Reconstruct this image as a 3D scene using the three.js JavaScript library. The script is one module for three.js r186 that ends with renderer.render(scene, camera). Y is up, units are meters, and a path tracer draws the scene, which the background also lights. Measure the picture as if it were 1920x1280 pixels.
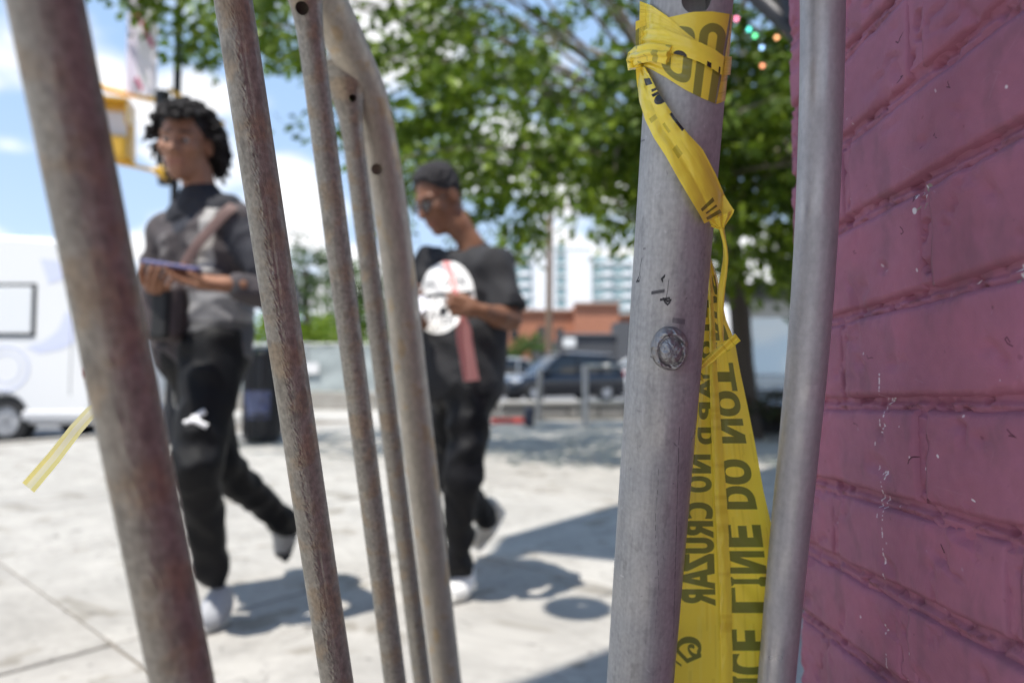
import * as THREE from 'three';
import { ImprovedNoise } from 'three/addons/math/ImprovedNoise.js';
import { RoundedBoxGeometry } from 'three/addons/geometries/RoundedBoxGeometry.js';
import { mergeGeometries } from 'three/addons/utils/BufferGeometryUtils.js';
import { Brush, Evaluator, SUBTRACTION } from 'three-bvh-csg';

// ---------------------------------------------------------------- camera, sky, sun, exposure
const scene = new THREE.Scene();
const camera = new THREE.PerspectiveCamera(53.13, 1.5, 0.05, 900);
camera.filmGauge = 36;
const PITCH = THREE.MathUtils.degToRad(2.68);
camera.position.set(0, 0.85, 0);
camera.rotation.set(PITCH, 0, 0);
camera.focus = 0.435; camera.userData.fStop = 4.4;
const EXPOSURE = 2.05, SUN = 3.35, SKY = 0.80;
const SX = 0.22, SZ = -0.305;                                  // how far the sunlight moves sideways and ahead per metre of fall
const sunTravel = new THREE.Vector3(SX, -1, SZ).normalize();
const sun = new THREE.DirectionalLight(new THREE.Color(1, 0.955, 0.88), SUN);
sun.position.copy(sunTravel).multiplyScalar(-40);
sun.castShadow = true; sun.shadow.mapSize.set(4096, 4096);
Object.assign(sun.shadow.camera, { left: -25, right: 25, top: 25, bottom: -25, near: 1, far: 120 });
scene.add(sun, sun.target);
const renderer = new THREE.WebGLRenderer();
renderer.toneMapping = THREE.LinearToneMapping;
renderer.toneMappingExposure = EXPOSURE;
renderer.shadowMap.enabled = true;

// ---------------------------------------------------------------- small maths
const V = (x, y, z) => new THREE.Vector3(x, y, z);
const PN = new ImprovedNoise();
const noise = (x, y, z) => PN.noise(x + 31.7, y + 17.3, z + 5.9);
const fbm = (x, y, z, o = 4) => { let s = 0, a = 0.5; for (let i = 0; i < o; i++) { s += a * noise(x, y, z); x *= 2.03; y *= 2.03; z *= 2.03; a *= 0.5; } return s; };
const clamp = (x, a = 0, b = 1) => Math.min(b, Math.max(a, x));
const lerp = (a, b, t) => a + (b - a) * t;
const sstep = (a, b, x) => { const t = clamp((x - a) / (b - a)); return t * t * (3 - 2 * t); };
let seed = 12345;
const rnd = () => { seed = (seed + 0x6d2b79f5) | 0; let t = Math.imul(seed ^ (seed >>> 15), 1 | seed); t = (t + Math.imul(t ^ (t >>> 7), 61 | t)) ^ t; return ((t ^ (t >>> 14)) >>> 0) / 4294967296; };
const rr = (a, b) => a + (b - a) * rnd();
const F = V(0, Math.sin(PITCH), -Math.cos(PITCH)), UPV = V(0, Math.cos(PITCH), Math.sin(PITCH));
// the place that is seen d metres ahead at a spot of the 1920 x 1280 photograph
const at = (px, py, d) => V((px - 960) / 1280 * d, 0.85, 0).addScaledVector(F, d).addScaledVector(UPV, (640 - py) / 1280 * d);
const onGround = (px, py, h = 0) => { const r = at(px, py, 1).sub(V(0, 0.85, 0)); return V(0, 0.85, 0).addScaledVector(r, (h - 0.85) / r.y); };

// ---------------------------------------------------------------- sky
{
  const W = 2048, H = 1024, data = new Float32Array(W * H * 4);
  for (let j = 0; j < H; j++) {
    const up = ((j + 0.5) / H - 0.5) * Math.PI, y = Math.sin(up), c = Math.cos(up);
    for (let i = 0; i < W; i++) {
      const a = ((i + 0.5) / W - 0.5) * 2 * Math.PI, x = Math.cos(a) * c, z = Math.sin(a) * c;
      const e = clamp(y), k = Math.pow(1 - e, 3);
      let r = lerp(0.22, 0.50, k), g = lerp(0.36, 0.62, k), b = lerp(0.60, 0.76, k);
      if (y > -0.02) {
        const s = 1 / (0.28 + Math.max(0, y)), X = x * s * 1.35, Z = z * s * 1.35;
        const n = fbm(X * 1.5 + 3.1, y * 2.0, Z * 1.5 - 1.2, 6) + 0.24 * noise(X * 0.8 + 9, 2, Z * 0.8);
        const cov = sstep(-0.10, 0.14, n + 0.07 - 0.75 * Math.max(0, y - 0.16)), thick = sstep(0.0, 0.4, n);
        const shade = 0.80 + 0.2 * fbm(X * 3, y * 6 + 4, Z * 3, 4) - 0.10 * thick;
        r = lerp(r, shade * 0.99, cov); g = lerp(g, shade * 0.995, cov); b = lerp(b, shade * 1.02, cov);
      }
      const o = (j * W + i) * 4; data[o] = r * SKY; data[o + 1] = g * SKY; data[o + 2] = b * SKY; data[o + 3] = 1;
    }
  }
  const t = new THREE.DataTexture(data, W, H, THREE.RGBAFormat, THREE.FloatType);
  t.mapping = THREE.EquirectangularReflectionMapping; t.magFilter = THREE.LinearFilter; t.needsUpdate = true;
  scene.background = t; scene.environment = t;
}

// ---------------------------------------------------------------- scene bookkeeping
const used = {};
const numbered = (n) => { const k = used[n] = (used[n] ?? -1) + 1; return k ? n + '_' + String(k).padStart(3, '0') : n; };
function tag(o, label, category, group) { o.userData.label = label; o.userData.category = category; if (group) o.userData.group = group; return o; }
function thing(name, label, category, pos, group) {
  const o = new THREE.Group(); o.name = numbered(name); if (pos) o.position.copy(pos); scene.add(o);
  return tag(o, label, category, group);
}
function mesh(name, g, m, parent) {
  const o = new THREE.Mesh(g, m); o.name = parent ? name : numbered(name); o.castShadow = o.receiveShadow = true;
  if (parent) { parent.add(o); if (parent.isGroup && !parent.parent) 0; } else scene.add(o);
  return o;
}
// adds a mesh whose geometry is in world coordinates under a thing with a base
function part(name, g, m, parent) {
  let x = 0, y = 0, z = 0; for (let p = parent; p && p !== scene; p = p.parent) { x += p.position.x; y += p.position.y; z += p.position.z; }
  return mesh(name, g.translate(-x, -y, -z), m, parent);
}
const structure = (o) => { o.userData.kind = 'structure'; return o; };
const box = (w, h, d, x = 0, y = 0, z = 0) => new THREE.BoxGeometry(w, h, d).translate(x, y, z);
const rbox = (w, h, d, r, x = 0, y = 0, z = 0, s = 3) => new RoundedBoxGeometry(w, h, d, s, r).translate(x, y, z);
const bar = (a, b, r, rb = r, n = 10) => { const L = a.distanceTo(b), g = new THREE.CylinderGeometry(rb, r, L, n, 1); g.translate(0, L / 2, 0); g.applyQuaternion(new THREE.Quaternion().setFromUnitVectors(V(0, 1, 0), b.clone().sub(a).normalize())); return g.translate(a.x, a.y, a.z); };
const strip = (g) => { for (const k of Object.keys(g.attributes)) if (!['position', 'normal', 'uv'].includes(k)) g.deleteAttribute(k); return g; };
const merge = (gs) => mergeGeometries(gs.map((g) => strip(g.index ? g.toNonIndexed() : g)));

// ---------------------------------------------------------------- textures and materials
function dataTex(w, h, fn, srgb) {
  const d = new Uint8Array(w * h * 4);
  for (let j = 0; j < h; j++) for (let i = 0; i < w; i++) { const c = fn(i / w, j / h), o = (j * w + i) * 4; for (let k = 0; k < 3; k++) { let v = typeof c === 'number' ? c : c[k]; v = clamp(v); if (srgb) v = v <= 0.0031308 ? v * 12.92 : 1.055 * Math.pow(v, 1 / 2.4) - 0.055; d[o + k] = v * 255; } d[o + 3] = 255; }
  const t = new THREE.DataTexture(d, w, h); t.wrapS = t.wrapT = THREE.RepeatWrapping; t.magFilter = THREE.LinearFilter; if (srgb) t.colorSpace = THREE.SRGBColorSpace; t.needsUpdate = true; return t;
}
function canvasTex(w, h, draw) { const c = document.createElement('canvas'); c.width = w; c.height = h; draw(c.getContext('2d'), w, h); const t = new THREE.CanvasTexture(c); t.colorSpace = THREE.SRGBColorSpace; t.wrapS = t.wrapT = THREE.RepeatWrapping; t.anisotropy = 4; return t; }
const rep = (t, x, y) => { const c = t.clone(); c.repeat.set(x, y); c.needsUpdate = true; return c; };
const std = (r, g, b, rough = 0.8, o = {}) => new THREE.MeshStandardMaterial({ color: new THREE.Color().setRGB(r, g, b), roughness: rough, ...o });
const phys = (r, g, b, rough = 0.5, o = {}) => new THREE.MeshPhysicalMaterial({ color: new THREE.Color().setRGB(r, g, b), roughness: rough, ...o });
// periodic noise, for tiles that must not show an edge
const per = (u, v, f, z, o = 4) => { const a = u * 2 * Math.PI, b = v * 2 * Math.PI, R = f / (2 * Math.PI); return fbm(Math.cos(a) * R + Math.cos(b) * R * 0.37 + z, Math.sin(a) * R + 7, Math.sin(b) * R + Math.cos(b) * R * 0.81, o); };
const grain = dataTex(512, 512, (u, v) => 0.5 + 0.9 * per(u, v, 40, 3, 3));
const M = {};
{
  const rust = dataTex(512, 1024, (u, v) => {
    const a = fbm(u * 7, v * 16, 1, 5), b = fbm(u * 24, v * 26, 4, 4), c = fbm(u * 60, v * 100, 8, 3);
    const k = sstep(-0.05, 0.28, a + 0.25 * b), d = sstep(0.08, 0.3, b + 0.2 * c), s = 1 + 0.55 * c + 0.35 * b;
    return [lerp(lerp(0.30, 0.315, k), 0.16, d * 0.7) * s, lerp(lerp(0.285, 0.262, k), 0.15, d * 0.7) * s, lerp(lerp(0.26, 0.205, k), 0.137, d * 0.7) * s];
  }, true);
  const rough = dataTex(512, 512, (u, v) => [0, 0.52 + 0.5 * fbm(u * 9, v * 14, 2, 4), 0]);
  const bump = dataTex(1024, 1024, (u, v) => 0.5 + 0.7 * fbm(u * 60, v * 22, 2, 4) + 0.25 * fbm(u * 180, v * 180, 6, 2));
  M.barSteel = std(1.06, 1.02, 0.94, 1, { metalness: 0.4, map: rep(rust, 5, 2.6), roughnessMap: rep(rough, 6, 3), bumpMap: rep(bump, 8, 8), bumpScale: 0.0004 });
  const pale = dataTex(512, 1024, (u, v) => {
    const a = fbm(u * 6, v * 9, 11, 5), b = fbm(u * 40, v * 40, 14, 4), k = sstep(0.12, 0.34, a), s = 1 + 0.28 * b + 0.3 * a;
    return [lerp(0.45, 0.42, k) * s, lerp(0.425, 0.345, k) * s, lerp(0.385, 0.25, k) * s];
  }, true);
  M.frameSteel = std(1.05, 1.0, 0.91, 1, { metalness: 0.4, map: rep(pale, 5, 2.4), roughnessMap: rep(rough, 6, 3), bumpMap: rep(bump, 5, 5), bumpScale: 0.0002 });
  const grey = dataTex(512, 1024, (u, v) => { const a = fbm(u * 12, v * 7, 21, 4), b = fbm(u * 4, v * 220, 25, 3), c = fbm(u * 55, v * 60, 29, 3), s = 1 + 0.26 * a + 0.03 * b + 0.2 * c; return [0.52 * s, 0.51 * s, 0.52 * s]; }, true);
  M.pipeSteel = std(0.92, 0.92, 0.93, 1, { metalness: 0.55, map: rep(grey, 6, 3), roughnessMap: rep(rough, 4, 2), bumpMap: rep(bump, 5, 5), bumpScale: 0.00008 });
}
M.concrete = (() => {
  const col = dataTex(1024, 1024, (u, v) => { const a = per(u, v, 9, 1, 5), b = per(u, v, 60, 4, 3), st = sstep(0.12, 0.34, per(u, v, 14, 9, 5)), gum = sstep(0.33, 0.40, per(u, v, 46, 21, 2)) * 0.4, cr = 1 - 0.35 * sstep(0.985, 1.0, 1 - Math.abs(per(u, v, 7, 33, 4))) * sstep(0, 0.15, per(u, v, 3, 37, 2)), s = 0.37 * (1 + 0.34 * a + 0.24 * b) * (1 - 0.30 * st) * (1 - gum) * cr; return [s * 1.0, s * (0.955 - 0.03 * st), s * (0.88 - 0.08 * st)]; }, true);
  const b = rep(grain, 2, 2);
  return [0, 1, 2].map((i) => std(1 - 0.05 * i, 1 - 0.055 * i, 1 - 0.06 * i, 0.93, { map: rep(col, 0.45, 0.45), bumpMap: b, bumpScale: 0.0012 }));
})();
M.joint = std(0.16, 0.135, 0.105, 1);
M.asphalt = std(1, 1, 1, 0.95, { map: rep(dataTex(512, 512, (u, v) => { const s = 0.15 * (1 + 0.5 * per(u, v, 6, 2, 4) + 0.5 * per(u, v, 90, 5, 2)); return [s, s, s * 1.03]; }, true), 0.25, 0.25) });
M.plaza = std(0.40, 0.38, 0.345, 0.95, { bumpMap: grain, bumpScale: 0.001 });
M.black = std(0.012, 0.012, 0.014, 0.55);
M.rubber = std(0.02, 0.02, 0.021, 0.85);
M.darkMetal = std(0.03, 0.03, 0.034, 0.45, { metalness: 0.4 });
M.white = phys(0.78, 0.78, 0.78, 0.35, { clearcoat: 0.4, clearcoatRoughness: 0.15 });
M.glass = std(0.5, 0.56, 0.6, 0.06, { metalness: 0.55 });
M.darkGlass = phys(0.008, 0.01, 0.012, 0.06, { clearcoat: 0.5, clearcoatRoughness: 0.03 });
M.yellow = phys(0.75, 0.42, 0.02, 0.35, { clearcoat: 0.5 });
M.chrome = std(0.8, 0.8, 0.82, 0.15, { metalness: 1 });
M.galv = std(0.45, 0.45, 0.46, 0.5, { metalness: 0.6 });
M.bark = std(0.075, 0.06, 0.048, 0.95, { bumpMap: rep(grain, 4, 1), bumpScale: 0.012 });

// ---------------------------------------------------------------- ground
const U1 = V(0.66, 0, -0.751), U2 = V(0.751, 0, 0.66);       // the two directions of the paving joints
{
  structure(mesh('ground', new THREE.PlaneGeometry(900, 900).rotateX(-Math.PI / 2).translate(0, -0.16, -300), M.asphalt));
  // pale open paving beyond the slabs
  const sh = new THREE.Shape([[-4.6, 12.5], [12, 12.5], [60, 19.5], [60, 22], [-2.5, 20.5], [-9, 17.6]].map(([x, y]) => new THREE.Vector2(x, y)));
  const near = new THREE.Shape([[-9.5, 3], [-6.25, 8.6], [-4.0, 12.5], [12, 12.5], [40, 15], [40, -6], [-9.5, -6]].map(([x, y]) => new THREE.Vector2(x, y)));
  structure(mesh('plaza', new THREE.ExtrudeGeometry(sh, { depth: 0.15, bevelEnabled: false }).rotateX(-Math.PI / 2).translate(0, -0.158, 0), M.plaza));
  const bed = structure(mesh('sidewalk', new THREE.ExtrudeGeometry(near, { depth: 0.14, bevelEnabled: false }).rotateX(-Math.PI / 2).translate(0, -0.152, 0), M.joint));
  // kerb along the road edge at the left
  const kerbDir = V(2.25, 0, -3.9).normalize(), kA = V(-9.5, 0, -2.8);
  for (let i = 0; i < 7; i++) { const a = kA.clone().addScaledVector(kerbDir, i * 1.83), g = rbox(0.16, 0.17, 1.815, 0.02); g.rotateY(Math.atan2(-kerbDir.x, -kerbDir.z)); g.translate(a.x - 0.02, -0.075, a.z); mesh('kerb_stone', g, M.concrete[i % 3], bed); }
  // slabs: each its own piece with eased edges, the joints between them recessed
  const S = 1.52, half = S / 2 - 0.005, o0 = V(-2.4, 0, -3.2);
  const inside = (x, z) => z < 2.5 && z > -12.3 && x < 7.5 && (x - -9.5) * 3.9 * 1 > -(z + 3.0) * 2.25 + 1.8 && !(x > 0.1 && z > -0.4 && x > 2);
  let n = 0;
  for (let i = -7; i < 9; i++) for (let j = -7; j < 9; j++) {
    const c = o0.clone().addScaledVector(U1, (i + 0.5) * S).addScaledVector(U2, (j + 0.5) * S);
    if (!inside(c.x, c.z)) continue;
    const g = rbox(half * 2, 0.05, half * 2, 0.008, 0, 0, 0, 2), p = g.attributes.position, uv = g.attributes.uv;
    const tilt = rr(-0.0012, 0.0012), lift = rr(-0.003, 0.002);
    for (let k = 0; k < p.count; k++) uv.setXY(k, p.getX(k) + i * 1.71 + j * 0.37, p.getZ(k) + j * 1.31);
    g.rotateZ(tilt); g.rotateY(Math.atan2(U1.z, U1.x) * -1); g.translate(c.x, -0.025 + lift, c.z);
    mesh('paving_slab', g, M.concrete[(i * 5 + j * 3 + 40) % 3], bed); n++;
  }
}

// ---------------------------------------------------------------- painted brick wall
const wallX = 0.272;
{
  const paint = canvasTex(2048, 2048, (c, w, h) => {
    const im = c.createImageData(w, h);
    for (let j = 0; j < h; j++) for (let i = 0; i < w; i++) {
      const a = fbm(i / 190, j / 190, 3, 4), b = noise(i / 16, j / 16, 9), s = 1 + 0.16 * a + 0.03 * b, o = (j * w + i) * 4, d = sstep(0.1, 0.4, a);
      const w1 = sstep(0.05, 0.35, fbm(i / 60, j / 110, 44, 4)) * 0.09; im.data[o] = 154 * (s - w1); im.data[o + 1] = (96 - 4 * d) * (s - w1 * 0.7); im.data[o + 2] = (117 - 5 * d) * (s - w1 * 0.8); im.data[o + 3] = 255;
    }
    c.putImageData(im, 0, 0);
    // splashed white drips and chips; canvas x = metres from the corner, canvas y = metres down from 1.35 m
    const P = (s, y) => [s * w, (1.35 - y) * h];
    c.fillStyle = '#d9d3d6';
    for (const [s0, ya, yb, den] of [[0.158, 0.85, 0.58, 90], [0.150, 0.80, 0.74, 24], [0.162, 0.83, 0.76, 22]]) for (let k = 0; k < den; k++) { const y = lerp(ya, yb, k / den); if (noise(k * 0.4, s0 * 90, 1) > 0.02) { const [x, yy] = P(s0 + 0.0006 * noise(k * 0.2, 3, s0) - (ya - y) * 0.02, y); c.fillRect(x, yy, 1.4 + 1.6 * rnd(), 2 + 5 * rnd()); } }
    for (let k = 0; k < 46; k++) { const [x, y] = P(rr(0.02, 0.36), rr(0.6, 1.15)); c.globalAlpha = rr(0.4, 1); c.beginPath(); c.ellipse(x, y, rr(0.8, 2.6), rr(0.8, 3.2), rnd() * 3, 0, 7); c.fill(); }
    // grime and bare reddish undercoat along the bed joints, scuffs and small dark pocks on the faces
    for (const bed of [1.174, 1.1044, 1.0346, 0.965, 0.8907, 0.8208, 0.7507, 0.688, 0.6246, 0.556]) for (let k = 0; k < 240; k++) { const s0 = k / 240 * 0.42, n = fbm(s0 * 38, bed * 70, 3, 3); if (n < -0.02) continue; const [x, y] = P(s0, bed + 0.045 * s0 - 0.002 + 0.0022 * noise(s0 * 60, bed * 30, 2)); c.globalAlpha = clamp(n * 2.6) * 0.55; c.fillStyle = k % 5 ? '#7a3f45' : '#4d2530'; c.beginPath(); c.ellipse(x, y, rr(2, 6), rr(1.2, 4.2), rr(-0.5, 0.5), 0, 7); c.fill(); }
    for (let k = 0; k < 130; k++) { const [x, y] = P(rr(0.0, 0.40), rr(0.56, 1.2)); c.globalAlpha = rr(0.15, 0.5); c.fillStyle = rnd() < 0.6 ? '#5c2f3e' : '#a98a9b'; c.beginPath(); c.ellipse(x, y, rr(0.8, 3.6), rr(0.8, 3), rnd() * 3, 0, 7); c.fill(); }
    for (let k = 0; k < 40; k++) { const [x, y] = P(rr(0.0, 0.40), rr(0.56, 1.2)); c.globalAlpha = rr(0.06, 0.16); c.strokeStyle = '#c3a5b4'; c.lineWidth = rr(0.8, 2); c.beginPath(); c.moveTo(x, y); c.lineTo(x + rr(-50, 50), y + rr(-30, 30)); c.stroke(); }
    c.globalAlpha = 1;
    for (const [s, y, q] of [[0.212, 0.965, 11], [0.305, 1.055, 8], [0.29, 1.09, 5], [0.298, 0.903, 7], [0.165, 0.83, 4], [0.16, 0.777, 4]]) for (let k = 0; k < 9; k++) { const [x, yy] = P(s + rr(-1, 1) * q * 0.0006, y + rr(-1, 1) * q * 0.0007); c.fillStyle = k % 3 ? '#cfc8cd' : '#8d8078'; c.beginPath(); c.ellipse(x, yy, rr(1, q * 0.5), rr(1, q * 0.6), 1, 0, 7); c.fill(); }
    c.strokeStyle = '#4a2130'; c.lineCap = 'round';
    for (let k = 0; k < 26; k++) { let [x, y] = P(rr(0.02, 0.36), rr(0.55, 1.2)); c.lineWidth = rr(0.8, 1.8); c.beginPath(); c.moveTo(x, y); for (let q = 0; q < 4; q++) { x += rr(-7, 9); y += rr(-7, 7); c.lineTo(x, y); } c.stroke(); }
  });
  const fine = dataTex(1024, 1024, (u, v) => 0.5 + 0.55 * per(u, v, 30, 2, 4) + 0.35 * per(u, v, 160, 6, 2));
  const mat = phys(1, 1, 1, 0.66, { specularIntensity: 0.7, map: paint, bumpMap: rep(fine, 3, 3), bumpScale: 0.0006 });
  const plain = std(0.24, 0.1, 0.155, 0.6);
  const g = thing('brick_wall', 'purple painted brick wall filling the right edge of the view', 'wall', V(wallX, 0, -0.655));
  g.rotation.y = -0.0155;
  // the courses fall slightly away from the viewer; heights of the bed joints at the corner and one upright joint of each course
  const SLOPE = 0.045, JW = 0.0075;
  const beds = [1.451, 1.382, 1.313, 1.243, 1.174, 1.1044, 1.0346, 0.965, 0.8907, 0.8208, 0.7507, 0.688, 0.6246, 0.556, 0.487, 0.418];
  const uprights = [0.10, 0.205, 0.098, 0.207, 0.105, 0.209, 0.112, 0.217, 0.102, 0.206, 0.08, 0.178, 0.052, 0.15, 0.06];
  const rowOf = (y, s) => { const yc = y - SLOPE * s; for (let i = 0; i < uprights.length; i++) if (yc <= beds[i] && yc > beds[i + 1]) return i; return -1; };
  // local: s = metres from the corner towards the viewer (+z), y = height; the face looks along -x
  const lump = (s, y) => -0.0028 * sstep(0.75, 0.98, 1 - Math.abs(fbm(s * 13 + 2, y * 17, 40, 3)) * 7) * sstep(0.02, 0.2, noise(s * 16, y * 16, 44)) + 0.0024 * fbm(s * 9 + 4, y * 16, 2, 3) + 0.0012 * fbm(s * 45, y * 60, 7, 3) + 0.0005 * fbm(s * 160, y * 160, 3, 2) - 0.003 * sstep(0.17, 0.34, fbm(s * 22 + 8, y * 30, 12, 3));
  const face = (s0, s1, yb, yt, ns, ny, fn, m, name) => {
    const pos = [], uv = [], idx = [];
    for (let j = 0; j <= ny; j++) for (let i = 0; i <= ns; i++) { const s = lerp(s0, s1, i / ns), y = lerp(yb, yt, j / ny), q = fn(s, y); pos.push(q[0], q[1], q[2]); uv.push(s, q[1] - 0.35); }
    for (let j = 0; j < ny; j++) for (let i = 0; i < ns; i++) { const a = j * (ns + 1) + i, b = a + ns + 1; idx.push(a, a + 1, b, b, a + 1, b + 1); }
    const geo = new THREE.BufferGeometry(); geo.setAttribute('position', new THREE.Float32BufferAttribute(pos, 3)); geo.setAttribute('uv', new THREE.Float32BufferAttribute(uv, 2)); geo.setIndex(idx); geo.computeVertexNormals();
    return mesh(name, geo, m, g);
  };
  // the mortar, painted over: deepest just under each course, nearly full in the upright joints, pitted
  face(0, 1.0, 0.42, 1.44, 560, 620, (s, y) => {
    const i = rowOf(y, s), yc = y - SLOPE * s; let d = 0.0030 + 0.0026 * fbm(s * 14, y * 14, 5, 3);
    if (i >= 0) { const below = (beds[i] - yc), above = yc - beds[i + 1]; if (below < 0.006) d -= 0.0016 * (1 - below / 0.006) * 1.0; if (above < 0.006) d += 0.0012; const ph = Math.abs(((s - uprights[i]) / 0.2065 + 100.5) % 1 - 0.5) * 0.2065; if (ph < 0.012 && below > 0.008 && above > 0.008) d -= 0.0024; }
    const pit = 0.0034 * sstep(0.12, 0.30, fbm(s * 70, y * 70, 15, 3)); return [Math.max(0.0006, d) + pit + 0.0012 * fbm(s * 120, y * 120, 5, 2), y, s];
  }, mat, 'mortar');
  mesh('wall_core', box(4, 6.1, 4.6, 2.012, 3.05, 2.302), plain, g);
  const brick = (s0, s1, yb, yt, fineGrid, jit) => {
    const ns = fineGrid ? Math.max(4, Math.round((s1 - s0) / 0.004)) : 8, ny = fineGrid ? 20 : 5, L = s1 - s0, Hh = yt - yb;
    const w1 = rr(-0.0016, 0.0016), w2 = rr(-0.0018, 0.0012), out = rr(-0.0012, 0.0012), pos = [], uv = [], idx = [];
    for (let j = 0; j <= ny; j++) for (let i = 0; i <= ns; i++) {
      const fi = i / ns, fj = j / ny, es = (t) => t < 0.12 ? t * t / 0.12 * 0.5 + t * 0.5 : t > 0.88 ? 1 - ((1 - t) * (1 - t) / 0.12 * 0.5 + (1 - t) * 0.5) : t;
      const a = es(fi) * L, b = es(fj) * Hh, S = s0 + a, Y = yb + b, R = 0.0052 + 0.004 * fbm(S * 20, Y * 20, jit, 2), dEdge = Math.min(a, L - a, b, Hh - b), wob = 0.0022 * fbm(S * 28, Y * 28, jit, 3);
      const s = S + (fi < 0.5 ? 1 : -1) * (Math.min(a, L - a) < 0.012 ? wob : 0), y = Y + (Math.min(b, Hh - b) < 0.012 ? wob * 1.3 : 0);
      // the top edge is softer, where paint has run into the joint; the lower edge is crisp
      const soft = (Hh - b) < 0.012 ? R * 2.1 : R, q = clamp(1 - dEdge / soft), round = 1 - Math.sqrt(1 - q * q);
      const x = -0.001 - out - lump(s, y) + round * (dEdge < 1e-6 ? 0.009 : 0.0050) + w1 * (fi - 0.5) + w2 * (fj - 0.5);
      pos.push(x, y + SLOPE * s, s); uv.push(s, y + SLOPE * s - 0.35);
    }
    for (let j = 0; j < ny; j++) for (let i = 0; i < ns; i++) { const a = j * (ns + 1) + i, b = a + ns + 1; idx.push(a, a + 1, b, b, a + 1, b + 1); }
    const geo = new THREE.BufferGeometry(); geo.setAttribute('position', new THREE.Float32BufferAttribute(pos, 3)); geo.setAttribute('uv', new THREE.Float32BufferAttribute(uv, 2)); geo.setIndex(idx); geo.computeVertexNormals();
    mesh('brick', geo, mat, g);
  };
  for (let i = 0; i < uprights.length; i++) {
    const yt = beds[i] - JW * 0.5 + rr(-0.001, 0.001), yb = beds[i + 1] + JW * 0.5 + rr(-0.001, 0.001);
    let s = uprights[i] - 0.2065;
    while (s < 0.85) { const e = s + 0.2065; if (e > 0.02) brick(Math.max(0, s + JW / 2 + rr(-0.001, 0.001)), e - JW / 2 + rr(-0.001, 0.001), yb, yt, s < 0.42 && i > 3 && i < 14, i * 3.1 + s); s = e; }
  }
}

// ---------------------------------------------------------------- the awning overhead and what hangs there
{
  const h = 6.2, sx = SX * h, sz = SZ * h;
  const poly = (pts, y, t) => { const s = new THREE.Shape(pts.map(([x, z]) => new THREE.Vector2(x, -z))); return new THREE.ExtrudeGeometry(s, { depth: t, bevelEnabled: false }).rotateX(-Math.PI / 2).translate(0, y, 0); };
  const canvasMat = std(0.05, 0.05, 0.055, 0.9);
  const aw = thing('roof_canopy', 'dark roof canopy high above the pipes and the purple wall, out of view', 'canopy', V(0.27, h, 0));
  part('roof', poly([[-0.14 - sx, -0.3 - sz], [-0.14 - sx, -1.80 - sz], [0.30 - sx, -2.15 - sz], [1.6 - sx, -3.0 - sz], [1.6 - sx, 1.0 - sz], [0.24 - sx, 0.7 - sz]], h, 0.06), canvasMat, aw);
  const br = thing('wall_bracket', 'dark metal bracket in the top right corner by the string lights', 'bracket', at(1430, 0, 2.4));
  part('arm', bar(at(1330, -90, 2.5), at(1530, 96, 2.2), 0.03, 0.03, 12), M.darkMetal, br);
  part('arm', bar(at(1440, -150, 2.4), at(1500, 40, 2.25), 0.05, 0.05, 12), M.darkMetal, br);
  const h2 = 6.2, q = ([px, py]) => { const p = onGround(px, py); return [p.x - SX * h2, p.z - SZ * h2]; };
  const sail = mesh('shade_sail', poly([[905, 1062], [940, 1006], [1152, 946], [1500, 862], [1620, 960], [1300, 1030], [1150, 1052], [1000, 1036], [955, 1056]].map(q), h2, 0.02), canvasMat);
  tag(sail, 'dark shade sail stretched high above the pavement, out of view', 'shade sail');
  const g0 = onGround(1084, 1138);
  const pl = thing('pendant_lamp', 'unlit round pendant lamp on a thin cable above the pavement', 'lamp', V(g0.x - SX * 3.4, 3.4, g0.z - SZ * 3.4));
  mesh('shade', new THREE.LatheGeometry([[0.01, 0.09], [0.05, 0.085], [0.1, 0.05], [0.127, -0.01], [0.125, -0.02], [0.1, 0.035], [0.03, 0.06]].map(([x, y]) => new THREE.Vector2(x, y)), 28), M.darkMetal, pl);
  mesh('cable', new THREE.TubeGeometry(new THREE.CatmullRomCurve3([V(0, 0.09, 0), V(0.02, 0.5, 0), V(0.04, 1.2, 0), V(0.05, 2.8, 0)]), 20, 0.004, 6), M.black, pl);
  const bulbs = [['pink', 1381, 35, 2.2, [1, 0.25, 0.4]], ['teal', 1405, 55, 2.3, [0.1, 0.9, 0.7]], ['green', 1416, 67, 2.3, [0.15, 0.9, 0.35]], ['blue', 1429, 89, 2.35, [0.35, 0.6, 1]], ['orange', 1457, 70, 2.3, [1, 0.45, 0.2]], ['red', 1430, 123, 2.4, [1, 0.35, 0.18]]];
  for (const [n, px, py, d, c] of bulbs) {
    const b = thing('string_light', `small ${n} string light glowing by the purple wall's top left edge`, 'string light', at(px, py, d), 'coloured string lights');
    mesh('bulb', new THREE.SphereGeometry(0.0065, 12, 8), std(...c, 0.3, { emissive: new THREE.Color().setRGB(...c), emissiveIntensity: 1.6 }), b);
    mesh('socket', new THREE.CylinderGeometry(0.005, 0.005, 0.014, 8).translate(0, 0.012, 0), M.black, b);
  }
}

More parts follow.
